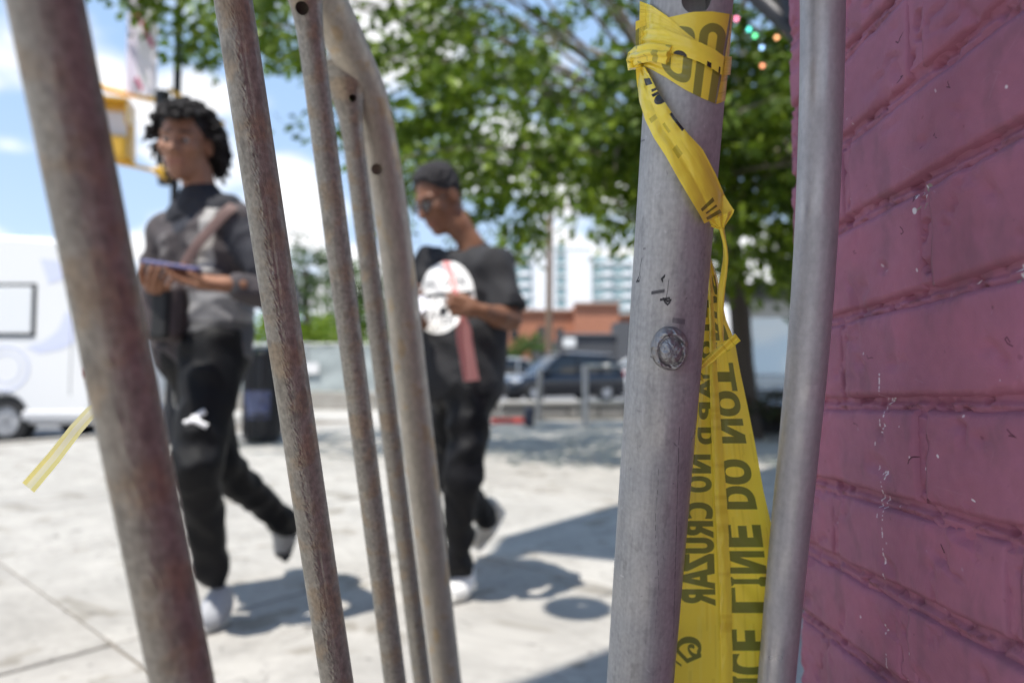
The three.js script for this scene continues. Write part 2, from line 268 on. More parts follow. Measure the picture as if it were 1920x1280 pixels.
// ---------------------------------------------------------------- steel tubes
// a tube along a smooth path; uv in metres, u = 0 at the far side; shape(theta, t, s) is a radial offset
function pipe(points, r, { step = 0.006, radial = 40, shape = null, capped = true } = {}) {
  const curve = new THREE.CatmullRomCurve3(points, false, 'centripetal'), L = curve.getLength(), n = Math.max(8, Math.round(L / step));
  const pos = [], uv = [], nor = [], idx = [];
  for (let i = 0; i <= n; i++) {
    const t = i / n, c = curve.getPointAt(t), T = curve.getTangentAt(t);
    const toCam = V(0, 0.85, 0).sub(c); toCam.addScaledVector(T, -toCam.dot(T)).normalize();
    // a steady frame: the seam direction is fixed in the world, not to the eye
    const A = V(0, 0, 1).addScaledVector(T, -T.z).normalize(), B = T.clone().cross(A);
    for (let k = 0; k <= radial; k++) {
      const a = (k / radial) * 2 * Math.PI - Math.PI, R = r + (shape ? shape(a, t * L) : 0), dir = A.clone().multiplyScalar(Math.cos(a)).addScaledVector(B, Math.sin(a));
      pos.push(c.x + dir.x * R, c.y + dir.y * R, c.z + dir.z * R); nor.push(dir.x, dir.y, dir.z); uv.push((a + Math.PI) * r, t * L);
    }
  }
  for (let i = 0; i < n; i++) for (let k = 0; k < radial; k++) { const a = i * (radial + 1) + k, b = a + radial + 1; idx.push(a, b, a + 1, b, b + 1, a + 1); }
  if (capped) for (const [i, f] of [[0, 1], [n, -1]]) {
    const c = curve.getPointAt(i / n), T = curve.getTangentAt(i / n).multiplyScalar(-f), o = pos.length / 3;
    pos.push(c.x, c.y, c.z); nor.push(T.x, T.y, T.z); uv.push(0, 0);
    for (let k = 0; k <= radial; k++) { const s = (i * (radial + 1) + k) * 3; pos.push(pos[s], pos[s + 1], pos[s + 2]); nor.push(T.x, T.y, T.z); uv.push(0, 0); }
    for (let k = 0; k < radial; k++) f > 0 ? idx.push(o, o + 1 + k, o + 2 + k) : idx.push(o, o + 2 + k, o + 1 + k);
  }
  // face winding must agree with the normals
  const g = new THREE.BufferGeometry(); g.setAttribute('position', new THREE.Float32BufferAttribute(pos, 3)); g.setAttribute('normal', new THREE.Float32BufferAttribute(nor, 3)); g.setAttribute('uv', new THREE.Float32BufferAttribute(uv, 2));
  const va = V().fromArray(pos, 0), vb = V().fromArray(pos, (radial + 1) * 3), vc = V().fromArray(pos, 3), nn = vb.clone().sub(va).cross(vc.clone().sub(va));
  if (nn.dot(V().fromArray(nor, 0)) < 0) for (let i = 0; i < idx.length; i += 3) { const q = idx[i]; idx[i] = idx[i + 1]; idx[i + 1] = q; }
  g.setIndex(idx);
  if (shape) { const keep = g.attributes.normal.clone(); g.computeVertexNormals(); /* weld the seam */ const nr = g.attributes.normal; for (let i = 0; i <= n; i++) { const a = i * (radial + 1), b = a + radial; const v = V(nr.getX(a) + nr.getX(b), nr.getY(a) + nr.getY(b), nr.getZ(a) + nr.getZ(b)).normalize(); nr.setXYZ(a, v.x, v.y, v.z); nr.setXYZ(b, v.x, v.y, v.z); } }
  return g;
}
const evaluator = new Evaluator(); evaluator.attributes = ['position', 'normal', 'uv'];
function drill(g, from, dir, r, depth) {
  const c = new THREE.CylinderGeometry(r, r, depth * 2, 28); c.applyQuaternion(new THREE.Quaternion().setFromUnitVectors(V(0, 1, 0), dir.clone().normalize())); c.translate(from.x, from.y, from.z);
  const A = new Brush(g), B = new Brush(c); A.updateMatrixWorld(); B.updateMatrixWorld();
  return evaluator.evaluate(A, B, SUBTRACTION).geometry;
}
const groundAlong = (a, b, y = 0) => a.clone().lerp(b, (y - a.y) / (b.y - a.y));
let barPaths = [];
{
  const t = thing('crowd_barrier', 'rusty brown steel crowd barrier with a bent top tube and four leaning bars at left', 'crowd barrier', V(-0.15, 0, -0.55));
  // frame tube: rises from the ground, bends over towards the viewer and runs on above the frame as the top rail
  const f0 = at(838, 1280, 1.0), f1 = at(762, 640, 0.88);
  const pts = [groundAlong(f1, f0, 0.01), f0, at(799, 950, 0.935), f1, at(740, 450, 0.855), at(719, 310, 0.83), at(694, 190, 0.79), at(655, 95, 0.735), at(608, 0, 0.665), at(560, -90, 0.59), at(470, -210, 0.47), at(300, -430, 0.34), at(-200, -1010, 0.2), at(0, 0, -0.3).setY(1.16).setX(-0.18)];
  let fg = pipe(pts, 0.0213, { step: 0.012, radial: 40 });
  const towards = (p) => V(0, 0.85, 0).sub(p).normalize();
  for (const [px, py, d, r] of [[706, 317, 0.81, 0.0066]]) { const p = at(px, py, d); fg = drill(fg, p, towards(p).add(V(0.0, 0, 0)), r, 0.016); }
  part('frame_tube', fg, M.frameSteel, t);
  const bars = [ // px at y=0, px at y=1280, depth at mid height, radius, seam
    [85, 342, 0.222, 0.268, 0.0112], [437, 632, 0.415, 0.487, 0.0112], [573, 741, 0.60, 0.70, 0.0112], [625, 791, 0.79, 0.935, 0.0118]];
  bars.forEach(([xa, xb, da, db, r], i) => {
    let a = at(xa, 0, da), b = at(xb, 1280, db);
    const lo = groundAlong(a, b, 0.12), hi = a.clone().lerp(b, i === 2 ? -0.045 : -0.42);
    if (i === 3) hi.copy(at(644, 118, 0.755));
    const seamAt = [-0.25, -0.12, 0.1, 0.4][i], width = [0.16, 0.2, 0.13, 0.1][i], amp = [0.0004, 0.0006, 0.0004, 0.0002][i];
    const flare = i === 3 ? [0.0, 0.013, 0.042] : i === 2 ? [0.0, 0.008, 0.035] : null;
    const shape = (an, s) => { let d = an - seamAt - 0.16 * fbm(s * 4, i * 5, 1, 2); const w = Math.exp(-(d * d) / (width * width)); return (flare ? flare[1] * Math.exp(-((s / flare[2]) ** 2)) : 0) + w * amp * (0.25 + 3.4 * fbm(Math.cos(an) * 13, Math.sin(an) * 13 + i, s * (i === 1 ? 780 : 420), 4) + 0.8 * fbm(Math.cos(an) * 3, Math.sin(an) * 3, s * 60 + i, 3)) + 0.00022 * fbm(an * 2.2, s * 7, i, 3) - (i === 1 ? 0.0004 * Math.exp(-((d + 0.32) ** 2) / 0.006) * sstep(0, 0.2, fbm(s * 9, 2, 8, 2)) : 0); };
    let g = pipe([hi, hi.clone().lerp(lo, 0.5), lo], r, { step: i === 1 ? 0.0012 : i === 0 ? 0.003 : 0.004, radial: i === 1 ? 110 : 64, shape });
    if (i === 2) { const p = at(566, 15, 0.588); g = drill(g, p, towards(p), 0.0056, 0.015); }
    if (i === 3) { const p = at(661, 184, 0.766); g = drill(g, p, towards(p), 0.0042, 0.02); }
    part('bar', g, M.barSteel, t);
    // the weld collar where the bar meets the rail
    if (i >= 2) { const c = hi.clone().lerp(lo, i === 2 ? 0.0 : 0.0), col = new THREE.SphereGeometry(r * 1.5, 24, 16); const p = col.attributes.position; for (let k = 0; k < p.count; k++) { const v = V().fromBufferAttribute(p, k), s = 1 + 0.3 * fbm(v.x * 90, v.y * 90, v.z * 90 + i, 3); p.setXYZ(k, v.x * s, v.y * s * 1.7, v.z * s); } col.computeVertexNormals(); col.translate(c.x, c.y, c.z); part('weld', col, M.frameSteel, t); }
    barPaths.push([hi, lo]);
  });
  part('bottom_rail', pipe([barPaths[0][1].clone().add(V(0, 0, 0.5)), barPaths[0][1], barPaths[3][1], groundAlong(f1, f0, 0.13)], 0.0213, { step: 0.02, radial: 24 }), M.frameSteel, t);
}
// the grey post with the tape
const postA = at(1296, 0, 0.399), postB = at(1200, 1280, 0.497), postT = postA.clone().sub(postB).normalize(), PR = 0.0238;
const postLo = groundAlong(postA, postB, 0.005), postHi = postA.clone().addScaledVector(postT, 0.28);
const postPlace = (p) => { const s = p.clone().sub(postA).dot(postT); return [s, postA.clone().addScaledVector(postT, s)]; };
// where a line of sight meets a cylinder round the post; beyond its outline, the outline itself
function onPost(px, py, off = 0) {
  const o = V(0, 0.85, 0), d = at(px, py, 1).sub(o).normalize(), R = PR + off, w = o.clone().sub(postA);
  const dp = d.clone().addScaledVector(postT, -d.dot(postT)), wp = w.clone().addScaledVector(postT, -w.dot(postT));
  const a = dp.dot(dp), b = 2 * dp.dot(wp), c = wp.dot(wp) - R * R, disc = b * b - 4 * a * c, k = (-b - Math.sqrt(Math.max(0, disc))) / (2 * a);
  return o.addScaledVector(d, k);
}
{
  const t = thing('barrier_post', 'thick grey steel post with a welded knob, wrapped in yellow tape at its top', 'post', postLo.clone());
  const marks = canvasTex(1024, 2048, (c, w, h) => {
    const im = c.createImageData(w, h);
    for (let j = 0; j < h; j++) for (let i = 0; i < w; i++) {
      const a = fbm(i / 90, j / 150, 3, 4), b = fbm(i / 300, j / 2.2, 8, 2), e = fbm(i / 16, j / 5, 12, 3) * 1.3 + 0.8 * fbm(i / 12, j / 60, 18, 2), sc = sstep(0.12, 0.36, fbm(i / 50, j / 22, 31, 4)) * 0.75, s = 1 + 0.17 * a + 0.025 * b + 0.10 * e - 0.10 * sc, o = (j * w + i) * 4;
      im.data[o] = 167 * s; im.data[o + 1] = 167 * s; im.data[o + 2] = 168 * s; im.data[o + 3] = 255;
    }
    c.putImageData(im, 0, 0);
    // scratches and scrawls; the line of sight to a spot of the post gives its place on the sheet
    const L = postHi.distanceTo(postLo);
    const uvOf = (px, py) => { const p = onPost(px, py), [, cc] = postPlace(p), A = V(0, 0, 1).addScaledVector(postT, -postT.z).normalize(), T = postT.clone().multiplyScalar(-1), B = T.clone().cross(A), q = p.clone().sub(cc), a = Math.atan2(q.dot(B), q.dot(A)), s = postHi.distanceTo(cc); return [(a + Math.PI) / (2 * Math.PI) * w, (1 - s / L) * h]; };
    const flip = (p) => [p[0], h - p[1]];
    const line = (pts, lw, col, al = 1) => { c.globalAlpha = al; c.strokeStyle = col; c.lineWidth = lw; c.lineCap = 'round'; c.beginPath(); pts.forEach((p, i) => { const [x, y] = UV(p[0], p[1]); i ? c.lineTo(x, y) : c.moveTo(x, y); }); c.stroke(); c.globalAlpha = 1; };
    const UV = (x, y) => { const [u, v] = uvOf(x, y); return [u, v]; };
    line([[1204, 484], [1201, 498], [1200, 510], [1198, 520], [1194, 527], [1199, 527], [1201, 518]], 2, '#2a2a30', 0.85);
    line([[1247, 517], [1241, 523], [1243, 527]], 2.5, '#202026'); line([[1222, 549], [1246, 545]], 3, '#3a3a40', 0.8); line([[1254, 526], [1252, 545], [1249, 560]], 1.6, '#26262c');
    line([[1238, 562], [1248, 560], [1256, 559], [1257, 566], [1252, 571], [1247, 566], [1243, 559], [1252, 565], [1259, 562]], 1.8, '#26262c');
    line([[1262, 600], [1284, 603]], 5, '#4a4a52', 0.5); line([[1186, 255], [1196, 266], [1209, 262]], 1.2, '#55555c', 0.8);
    let y = 802; while (y < 1190) { const n = 4 + rnd() * 22; line([[1274 - (y - 802) * 0.028, y], [1273.5 - (y - 802) * 0.028, y + n]], rr(1.4, 3), '#26262c', rr(0.5, 0.95)); y += n + rr(2, 9); }
    y = 880; while (y < 1190) { const n = 3 + rnd() * 14; line([[1232 + 3 * Math.sin(y / 33), y], [1232 + 3 * Math.sin((y + n) / 33), y + n]], rr(0.8, 1.8), '#2c2c32', rr(0.35, 0.8)); y += n + rr(2, 16); }
    for (let k = 0; k < 90; k++) { const x = rr(1160, 1330), yy = rr(200, 1270), a = rr(-1, 1); line([[x, yy], [x + a * rr(2, 9), yy + rr(-4, 6)]], rr(0.6, 1.6), rnd() < 0.5 ? '#d8d6da' : '#4c4a50', rr(0.2, 0.6)); }
    for (let k = 0; k < 26; k++) { const x = rr(1160, 1300), yy = rr(640, 1270), n = rr(8, 40); line([[x, yy], [x + rr(-3, 3), yy + n]], rr(3, 9), rnd() < 0.6 ? '#dcdade' : '#77747a', 0.13); }
  });
  marks.flipY = true;
  const m = M.pipeSteel.clone(); m.map = marks; marks.repeat.set(1 / (2 * Math.PI * PR), 1 / postHi.distanceTo(postLo)); m.color.setRGB(1.0, 1.0, 1.0); m.metalness = 0.45;
  let g = pipe([postHi, postA, postB, postLo], PR, { step: 0.012, radial: 64 });
  const hp = onPost(1307, -4), hc = postPlace(hp)[1];
  g = drill(g, hp, hp.clone().sub(hc), 0.0082, 0.019);
  part('tube', g, m, t);
  // the welded knob
  const k0 = onPost(1256, 654), kc = postPlace(k0)[1], nrm = k0.clone().sub(kc).normalize(), knob = new THREE.SphereGeometry(1, 72, 48, 0, Math.PI * 2, 0, Math.PI * 0.62), p = knob.attributes.position;
  for (let i = 0; i < p.count; i++) {
    const v = V().fromBufferAttribute(p, i), rad = Math.hypot(v.x, v.z), y = v.y;
    const ring = 0.42 * Math.exp(-((rad - 0.80) ** 2) / 0.03), dome = 0.85 * Math.pow(Math.max(0, 1 - (rad / 0.62) ** 2), 0.5), lumpy = 0.34 * fbm(v.x * 2.6 + 2, v.y * 2.6, v.z * 2.6, 3) + 0.09 * fbm(v.x * 9, v.y * 9, v.z * 9 + 3, 3);
    const hgt = y > 0.05 || rad < 0.97 ? Math.max(ring, dome) * 0.0098 + 0.0046 * Math.sqrt(Math.max(0, 1 - rad * rad)) + lumpy * 0.010 : -0.002;
    p.setXYZ(i, v.x * 0.0113 * (1 + 0.14 * fbm(v.x * 1.5, 3, v.z * 1.5, 2)), y < 0 ? -0.003 : hgt, v.z * 0.0138 * (1 + 0.12 * fbm(v.z * 1.5, 8, v.x * 1.5, 2)));
  }
  knob.computeVertexNormals(); knob.applyQuaternion(new THREE.Quaternion().setFromUnitVectors(V(0, 1, 0), nrm)); knob.translate(k0.x, k0.y, k0.z);
  part('weld_knob', knob, std(0.36, 0.355, 0.36, 0.36, { metalness: 0.8, bumpMap: rep(grain, 1, 1), bumpScale: 0.0006 }), t);
}
{
  const pts = [[1541, -300, 0.405], [1541, -100, 0.424], [1543, 0, 0.434], [1541, 160, 0.443], [1536, 320, 0.45], [1530, 450, 0.456], [1517, 640, 0.466], [1497, 850, 0.482], [1476, 1060, 0.5], [1456, 1280, 0.522], [1432, 1550, 0.55], [1405, 1860, 0.59]].map((a) => at(...a));
  const a = pts[pts.length - 2], b = pts[pts.length - 1]; pts.push(groundAlong(a, b, 0.004));
  const o = mesh('bent_pipe', pipe(pts, 0.01345, { step: 0.006, radial: 48, shape: (an, s) => 0.0002 * Math.exp(-((an + 0.2) ** 2) / 0.01) + 0.00012 * fbm(an * 2, s * 6, 3, 3) }), M.pipeSteel);
  tag(o, 'slim bent grey steel pipe between the yellow tape and the purple wall', 'pipe');
}

// ---------------------------------------------------------------- yellow caution tape
const crinkle = dataTex(512, 512, (u, v) => { const a = per(u, v, 7, 2, 4), b = per(u, v, 22, 5, 3); return 0.5 + 0.35 * (0.5 - Math.abs(a)) + 0.22 * (0.4 - Math.abs(b)); });
const film = (tex, extra = {}) => phys(1.04, 1.02, 1, 0.8, { map: tex, side: THREE.DoubleSide, transmission: 0.13, specularIntensity: 0.8, clearcoat: 1, clearcoatRoughness: 0.16, bumpMap: crinkle, bumpScale: 0.0007, ...extra });
const polyAt = (pl, t) => { const n = pl.length - 1, x = clamp(t) * n, i = Math.min(n - 1, Math.floor(x)), f = x - i; return pl[i].map((v, k) => lerp(v, pl[i + 1][k], f)); };
const polyY = (pl, y) => { for (let i = 0; i < pl.length - 1; i++) if (y <= pl[i + 1][1] || i === pl.length - 2) { const f = (y - pl[i][1]) / (pl[i + 1][1] - pl[i][1]); return lerp(pl[i][0], pl[i + 1][0], f); } };
function sheet(nu, nv, fn) {   // fn(u, v) -> point; closed grid with uv
  const pos = [], uv = [], idx = [];
  for (let j = 0; j <= nv; j++) for (let i = 0; i <= nu; i++) { const p = fn(i / nu, j / nv); pos.push(p.x, p.y, p.z); uv.push(i / nu, j / nv); }
  for (let j = 0; j < nv; j++) for (let i = 0; i < nu; i++) { const a = j * (nu + 1) + i, b = a + nu + 1; idx.push(a, b, a + 1, b, b + 1, a + 1); }
  const g = new THREE.BufferGeometry(); g.setAttribute('position', new THREE.Float32BufferAttribute(pos, 3)); g.setAttribute('uv', new THREE.Float32BufferAttribute(uv, 2)); g.setIndex(idx); g.computeVertexNormals(); return g;
}
const YEL = '#fce548', OLIVE = '#7c7f30', INK = '#0d0d0c';
{
  const t = thing('caution_tape', 'yellow caution tape knotted round the grey post and hanging down beside it', 'caution tape', postLo.clone().setY(0.9));
  const bg = (c, w, h) => { c.fillStyle = YEL; c.fillRect(0, 0, w, h); };
  // 1. the wide wrap, two big letters seen through it
  const wrapTex = canvasTex(1024, 1024, (c, w, h) => { bg(c, w, h); c.fillStyle = '#77701a'; c.font = 'bold 470px sans-serif'; c.textBaseline = 'alphabetic';
    // patch covers x 1180..1370, letters upside up as seen, mirrored
    const glyph = (ch, x, y, sx, sy) => { c.save(); c.translate(x * w, y * h); c.scale(sx, sy); c.fillText(ch, 0, 0); c.restore(); };
    const ringO = (x0, x1, y0, y1, lw) => { const r = (x1 - x0) / 2 * w, cx = (x0 + x1) / 2 * w; c.strokeStyle = '#8f8c34'; c.lineWidth = lw * w; c.lineCap = 'butt'; c.beginPath(); c.arc(cx, y0 * h + r, r, Math.PI, 0); c.lineTo(cx + r, y1 * h - r); c.arc(cx, y1 * h - r, r, 0, Math.PI); c.closePath(); c.stroke(); };
    ringO(0.385, 0.60, 0.22, 0.90, 0.10); ringO(0.745, 0.95, 0.18, 1.25, 0.10); ringO(0.02, 0.22, 0.2, 0.8, 0.09); });
  const wrapMat = film(wrapTex);
  const topA = [[1192, 40], [1222, 30], [1255, 32], [1300, 22], [1335, 21], [1369, 26]], botA = [[1192, 118], [1218, 128], [1250, 146], [1285, 168], [1315, 183], [1341, 194]];
  const gather = (u, v, k = 1) => 0.0011 * k * Math.max(0, 1 - u * 1.5) * Math.abs(Math.sin((v - 0.2) * 26 + u * 5)) * sstep(0.45, 0.7, v);
  part('wrap', sheet(90, 60, (u, v) => { const a = polyAt(topA, u), b = polyAt(botA, u); return onPost(lerp(a[0], b[0], v), lerp(a[1], b[1], v), 0.0004 + gather(u, v)); }), wrapMat, t).geometry.attributes.uv.array.forEach((x, i, arr) => { if (i % 2) arr[i] = 1 - x; });
  // its far side round the back of the post
  const ring = (pL, pR, pL2, pR2, off) => sheet(40, 6, (u, v) => {
    const l = onPost(...pL, off), r = onPost(...pR, off), l2 = onPost(...pL2, off), r2 = onPost(...pR2, off);
    const P = (q) => { const [s, cc] = postPlace(q); return [s, q.clone().sub(cc)]; };
    const [s0, d0] = P(r.lerp(r2, v)), [s1, d1] = P(l.lerp(l2, v)), ax = d0.clone().normalize(), ay = postT.clone().cross(ax);
    let a1 = Math.atan2(d1.dot(ay), d1.dot(ax)); const back = V(0, 0, -1); const ab = Math.atan2(back.dot(ay), back.dot(ax)); if (Math.sign(a1) !== Math.sign(ab)) a1 -= Math.sign(a1) * 2 * Math.PI;
    const a = a1 * u, s = lerp(s0, s1, u); return postA.clone().addScaledVector(postT, s).addScaledVector(ax, Math.cos(a) * (PR + off)).addScaledVector(ay, Math.sin(a) * (PR + off));
  });
  const plainYel = film(canvasTex(256, 256, (c, w, h) => { bg(c, w, h); c.fillStyle = '#c9a918'; for (let i = 0; i < 26; i++) { c.globalAlpha = 0.25; c.fillRect(0, rnd() * h, w, rnd() * 6); } c.globalAlpha = 1; }));
  part('wrap', ring([1190, 40], [1372, 26], [1190, 118], [1343, 195], 0.0004), plainYel, t);
  // 2. the upper strip that crosses it
  const up0 = [[1200, 2], [1222, 10], [1250, 29], [1280, 55], [1307, 77], [1350, 104]], up1 = [[1198, 96], [1225, 70], [1255, 74], [1285, 84], [1310, 92], [1352, 112]];
  part('wrap', sheet(60, 24, (u, v) => { const a = polyAt(up0, u), b = polyAt(up1, u); return onPost(lerp(a[0], b[0], v), lerp(a[1], b[1], v), 0.0011 + 0.0006 * Math.max(0, Math.sin(v * 9 + u * 6)) * (1 - u)); }), plainYel, t);
  // 3. the folded strip over both, a few black bits of print along its lower edge
  const foldTex = canvasTex(1024, 256, (c, w, h) => { bg(c, w, h); c.fillStyle = INK; c.beginPath(); c.ellipse(0.475 * w, h * 1.02, 0.062 * w, h * 0.26, 0, 0, 7); c.fill(); c.fillRect(0.755 * w, h * 0.74, 0.052 * w, h * 0.26); c.fillRect(0.93 * w, h * 0.66, 0.03 * w, h * 0.34); c.fillStyle = '#f6e06a'; c.globalAlpha = 0.35; for (let i = 0; i < 18; i++) c.fillRect(rnd() * 0.3 * w, rnd() * h, 60 + 90 * rnd(), 2 + 4 * rnd()); c.globalAlpha = 1; });
  foldTex.flipY = false;
  const fo0 = [[1196, 62], [1212, 54], [1245, 55], [1285, 69], [1315, 80], [1340, 92], [1359, 106]], fo1 = [[1198, 97], [1208, 93], [1245, 96], [1282, 105], [1312, 116], [1338, 130], [1354, 141]];
  part('folded_strip', sheet(100, 26, (u, v) => { const a = polyAt(fo0, u), b = polyAt(fo1, u); return onPost(lerp(a[0], b[0], v), lerp(a[1], b[1], v), 0.0019 + 0.0006 * Math.sin(Math.PI * v) + 0.0008 * Math.max(0, 1 - u * 2.5) * Math.sin(v * 15 + 1)); }), film(foldTex, { transmission: 0.05 }), t);
  part('folded_strip', ring([1194, 62], [1361, 106], [1196, 97], [1356, 141], 0.002), plainYel, t);
  // 4. knot: a bunched lump at the left with gathers running into the wrap
  const kn = [onPost(1192, 128, 0.003), onPost(1190, 112, 0.0055), onPost(1203, 101, 0.0055), onPost(1224, 98, 0.0042), onPost(1256, 104, 0.0022)];
  const knotG = pipe(kn, 0.0042, { step: 0.0006, radial: 44, shape: (a, s) => 0.0011 * Math.sin(a * 5 + s * 160) + 0.0008 * fbm(a * 3, s * 150, 2, 3) });
  part('knot', knotG, film(canvasTex(256, 256, (c, w, h) => { bg(c, w, h); c.fillStyle = '#8f8a2a'; c.globalAlpha = 0.6; for (let i = 0; i < 7; i++) c.fillRect(rnd() * w, rnd() * h, 30 + 40 * rnd(), 14 + 24 * rnd()); c.globalAlpha = 1; }), { transmission: 0.05 }), t);
  knotG.attributes.uv.array.forEach((x, i, a) => { a[i] = x * 40; });
  // 5. the folded tail that sweeps across the post
  const tailTex = canvasTex(512, 1024, (c, w, h) => { bg(c, w, h); c.fillStyle = '#a89a1c'; c.globalAlpha = 0.55; c.fillRect(0.3 * w, 0.55 * h, 0.2 * w, 0.05 * h); c.fillRect(0.15 * w, 0.34 * h, 0.3 * w, 0.03 * h); c.fillRect(0.5 * w, 0.42 * h, 0.1 * w, 0.06 * h);
    c.globalAlpha = 0.8; c.fillStyle = '#5f5c10'; for (const [x, y, ww, hh] of [[0.12, 0.85, 0.5, 0.022], [0.2, 0.895, 0.42, 0.02], [0.14, 0.945, 0.5, 0.035]]) c.fillRect(x * w, y * h, ww * w, hh * h); c.globalAlpha = 1;
    c.fillStyle = INK; const bit = (x, y, ww, hh) => c.fillRect(x * w, y * h, ww * w, hh * h);
    bit(0.5, 0.10, 0.42, 0.05); bit(0.72, 0.185, 0.28, 0.02); bit(0.66, 0.217, 0.34, 0.022); c.beginPath(); c.ellipse(0.98 * w, 0.275 * h, 0.36 * w, 0.035 * h, 0, 0, 7); c.fill(); bit(0.9, 0.40, 0.1, 0.125);
    c.fillStyle = '#f8e884'; c.globalAlpha = 0.4; for (let i = 0; i < 14; i++) c.fillRect(rnd() * w, rnd() * h, 4, 30 + 90 * rnd()); c.globalAlpha = 1; });
  tailTex.flipY = false;
  const tl = [[1192, 124], [1194, 152], [1199, 190], [1210, 225], [1226, 258], [1250, 295], [1275, 340], [1300, 382], [1314, 405], [1321, 419]], tr = [[1210, 126], [1222, 148], [1234, 172], [1250, 196], [1266, 220], [1290, 250], [1318, 280], [1342, 325], [1360, 368], [1376, 393]];
  part('tail', sheet(40, 140, (u, v) => {
    const a = polyAt(tl, v), b = polyAt(tr, v), px = lerp(a[0], b[0], u), py = lerp(a[1], b[1], u);
    const pleat = 0.0016 * Math.abs(Math.sin(u * Math.PI * 1.7 + v * 1.6)) * (0.5 + v) + 0.0008 * noise(u * 4, v * 14, 3);
    const s = onPost(px, py, 0.0016 + pleat + 0.004 * Math.sin(Math.PI * v)), away = sstep(0.6, 1, v) * u;
    return s.lerp(at(px, py, 0.412), away * 0.5);
  }), film(tailTex, { transmission: 0.15 }), t);
  // the gathered end and the cord below it
  part('gathered_end', sheet(30, 24, (u, v) => { const px = lerp(lerp(1321, 1377, u), lerp(1349, 1358, u), sstep(0, 1, v)), py = lerp(lerp(419, 392, u), 432, v), d = 0.4125 - 0.0035 * Math.sin(Math.PI * u) * (1 - v) + 0.0012 * Math.sin(u * 22) * (1 - 0.6 * v); return at(px, py, d); }), plainYel, t);
  const cord = [[1353, 426, 0.413], [1359, 455, 0.417], [1361, 480, 0.42], [1358, 510, 0.425], [1353, 545, 0.43], [1351, 590, 0.437], [1354, 640, 0.445]].map((a) => at(...a));
  part('cord', pipe(cord, 0.00165, { step: 0.0008, radial: 20, shape: (a, s) => 0.0006 * Math.sin(a * 2 + s * 90) + 0.0002 * fbm(a, s * 200, 2, 2) }), plainYel, t);
  // 6. the hanging tape: two leaves with a folded ridge between them
  const yT = 455, yB = 1420;
  const leftE = [[1316, 455], [1306, 560], [1290, 700], [1278, 800], [1262, 900], [1254, 1000], [1246, 1130], [1240, 1280], [1234, 1420]];
  const ridge = [[1322, 455], [1330, 520], [1334, 600], [1336, 700], [1340, 800], [1346, 900], [1352, 1000], [1358, 1130], [1360, 1280], [1362, 1420]];
  const rightE = [[1325, 455], [1345, 520], [1362, 600], [1378, 640], [1387, 690], [1402, 760], [1416, 830], [1432, 920], [1447, 985], [1462, 1080], [1480, 1280], [1490, 1420]];
  const put = (c, ch, x0, x1, y0, y1, tops) => {   // a letter lying on its side between y0 and y1, feet at x0 and head at x1, as canvas fractions
    const w = c.canvas.width, h = c.canvas.height; c.save(); c.font = 'bold 200px sans-serif'; c.textBaseline = 'alphabetic'; const tw = c.measureText(ch).width * 0.86, cap = 146;
    if (tops === 'left') { c.transform(0, (y1 - y0) * h / tw, (x0 - x1) * w / -cap, 0, x1 * w, y0 * h); c.transform(1, 0, 0, 1, 0, 0); }
    else { c.transform(0, -(y1 - y0) * h / tw, (x1 - x0) * w / -cap, 0, x0 * w, y1 * h); }
    c.fillText(ch, -tw * 0.08, 0); c.strokeStyle = c.fillStyle; c.lineWidth = 9; c.strokeText(ch, -tw * 0.08, 0); c.restore();
  };
  const fy = (y) => (y - yT) / (yB - yT);
  const soft = (c, w, h) => { bg(c, w, h); c.globalAlpha = 0.10; for (let i = 0; i < 60; i++) { c.fillStyle = i % 2 ? '#fff2a0' : '#b08d10'; c.fillRect(rnd() * w, rnd() * h, 3 + rnd() * 26, 80 + rnd() * 420); } c.globalAlpha = 1; };
  const texL = canvasTex(512, 2048, (c, w, h) => { soft(c, w, h); c.fillStyle = OLIVE;
    const row = [['N', 851, 888], ['O', 893, 922], ['C', 942, 972], ['R', 975, 1004], ['U', 1007, 1038], ['Z', 1040, 1069], ['A', 1068, 1100], ['R', 1103, 1131]];
    for (const [ch, a, b] of row) put(c, ch, 0.28, 0.84, fy(a), fy(b), 'left');
    const up = [['I', 700, 712], ['A', 712, 745], ['P', 752, 785], ['O', 640, 672], ['L', 606, 634], ['D', 800, 832], ['E', 560, 596], ['I', 540, 552]]; for (const [ch, a, b] of up) put(c, ch, 0.5, 0.98, fy(a), fy(b), 'left');
    // the maker's round mark
    c.strokeStyle = OLIVE; c.lineWidth = 26; c.lineCap = 'round'; const X = 0.42 * w, Y = fy(1218) * h; c.beginPath(); c.ellipse(X, Y - 6, 92, 34, 0, Math.PI * 0.95, Math.PI * 2.15); c.stroke(); c.lineWidth = 16; c.beginPath(); c.ellipse(X + 40, Y + 4, 42, 16, 0.3, 0.2, 4.6); c.stroke(); c.lineWidth = 18; c.beginPath(); c.moveTo(X - 90, Y + 4); c.lineTo(X - 10, Y + 44); c.lineTo(X + 96, Y + 22); c.stroke(); c.lineWidth = 8; c.beginPath(); c.moveTo(X - 120, Y + 40); c.lineTo(X - 60, Y + 62); c.stroke(); });
  texL.flipY = false;
  const texR = canvasTex(512, 2048, (c, w, h) => { soft(c, w, h); c.fillStyle = OLIVE;
    const row = [['T', 684, 729], ['O', 734, 779], ['N', 784, 832], ['O', 862, 907], ['D', 912, 956], ['E', 984, 1028], ['N', 1032, 1076], ['I', 1082, 1098], ['L', 1104, 1152], ['E', 1180, 1222], ['C', 1226, 1264], ['I', 1268, 1284], ['L', 1290, 1330], ['O', 1334, 1372], ['P', 1376, 1415], ['C', 642, 660], ['R', 600, 640], ['O', 556, 596], ['S', 515, 552]];
    for (const [ch, a, b] of row) put(c, ch, 0.06, 0.78, fy(a), fy(b), 'right'); });
  texR.flipY = false;
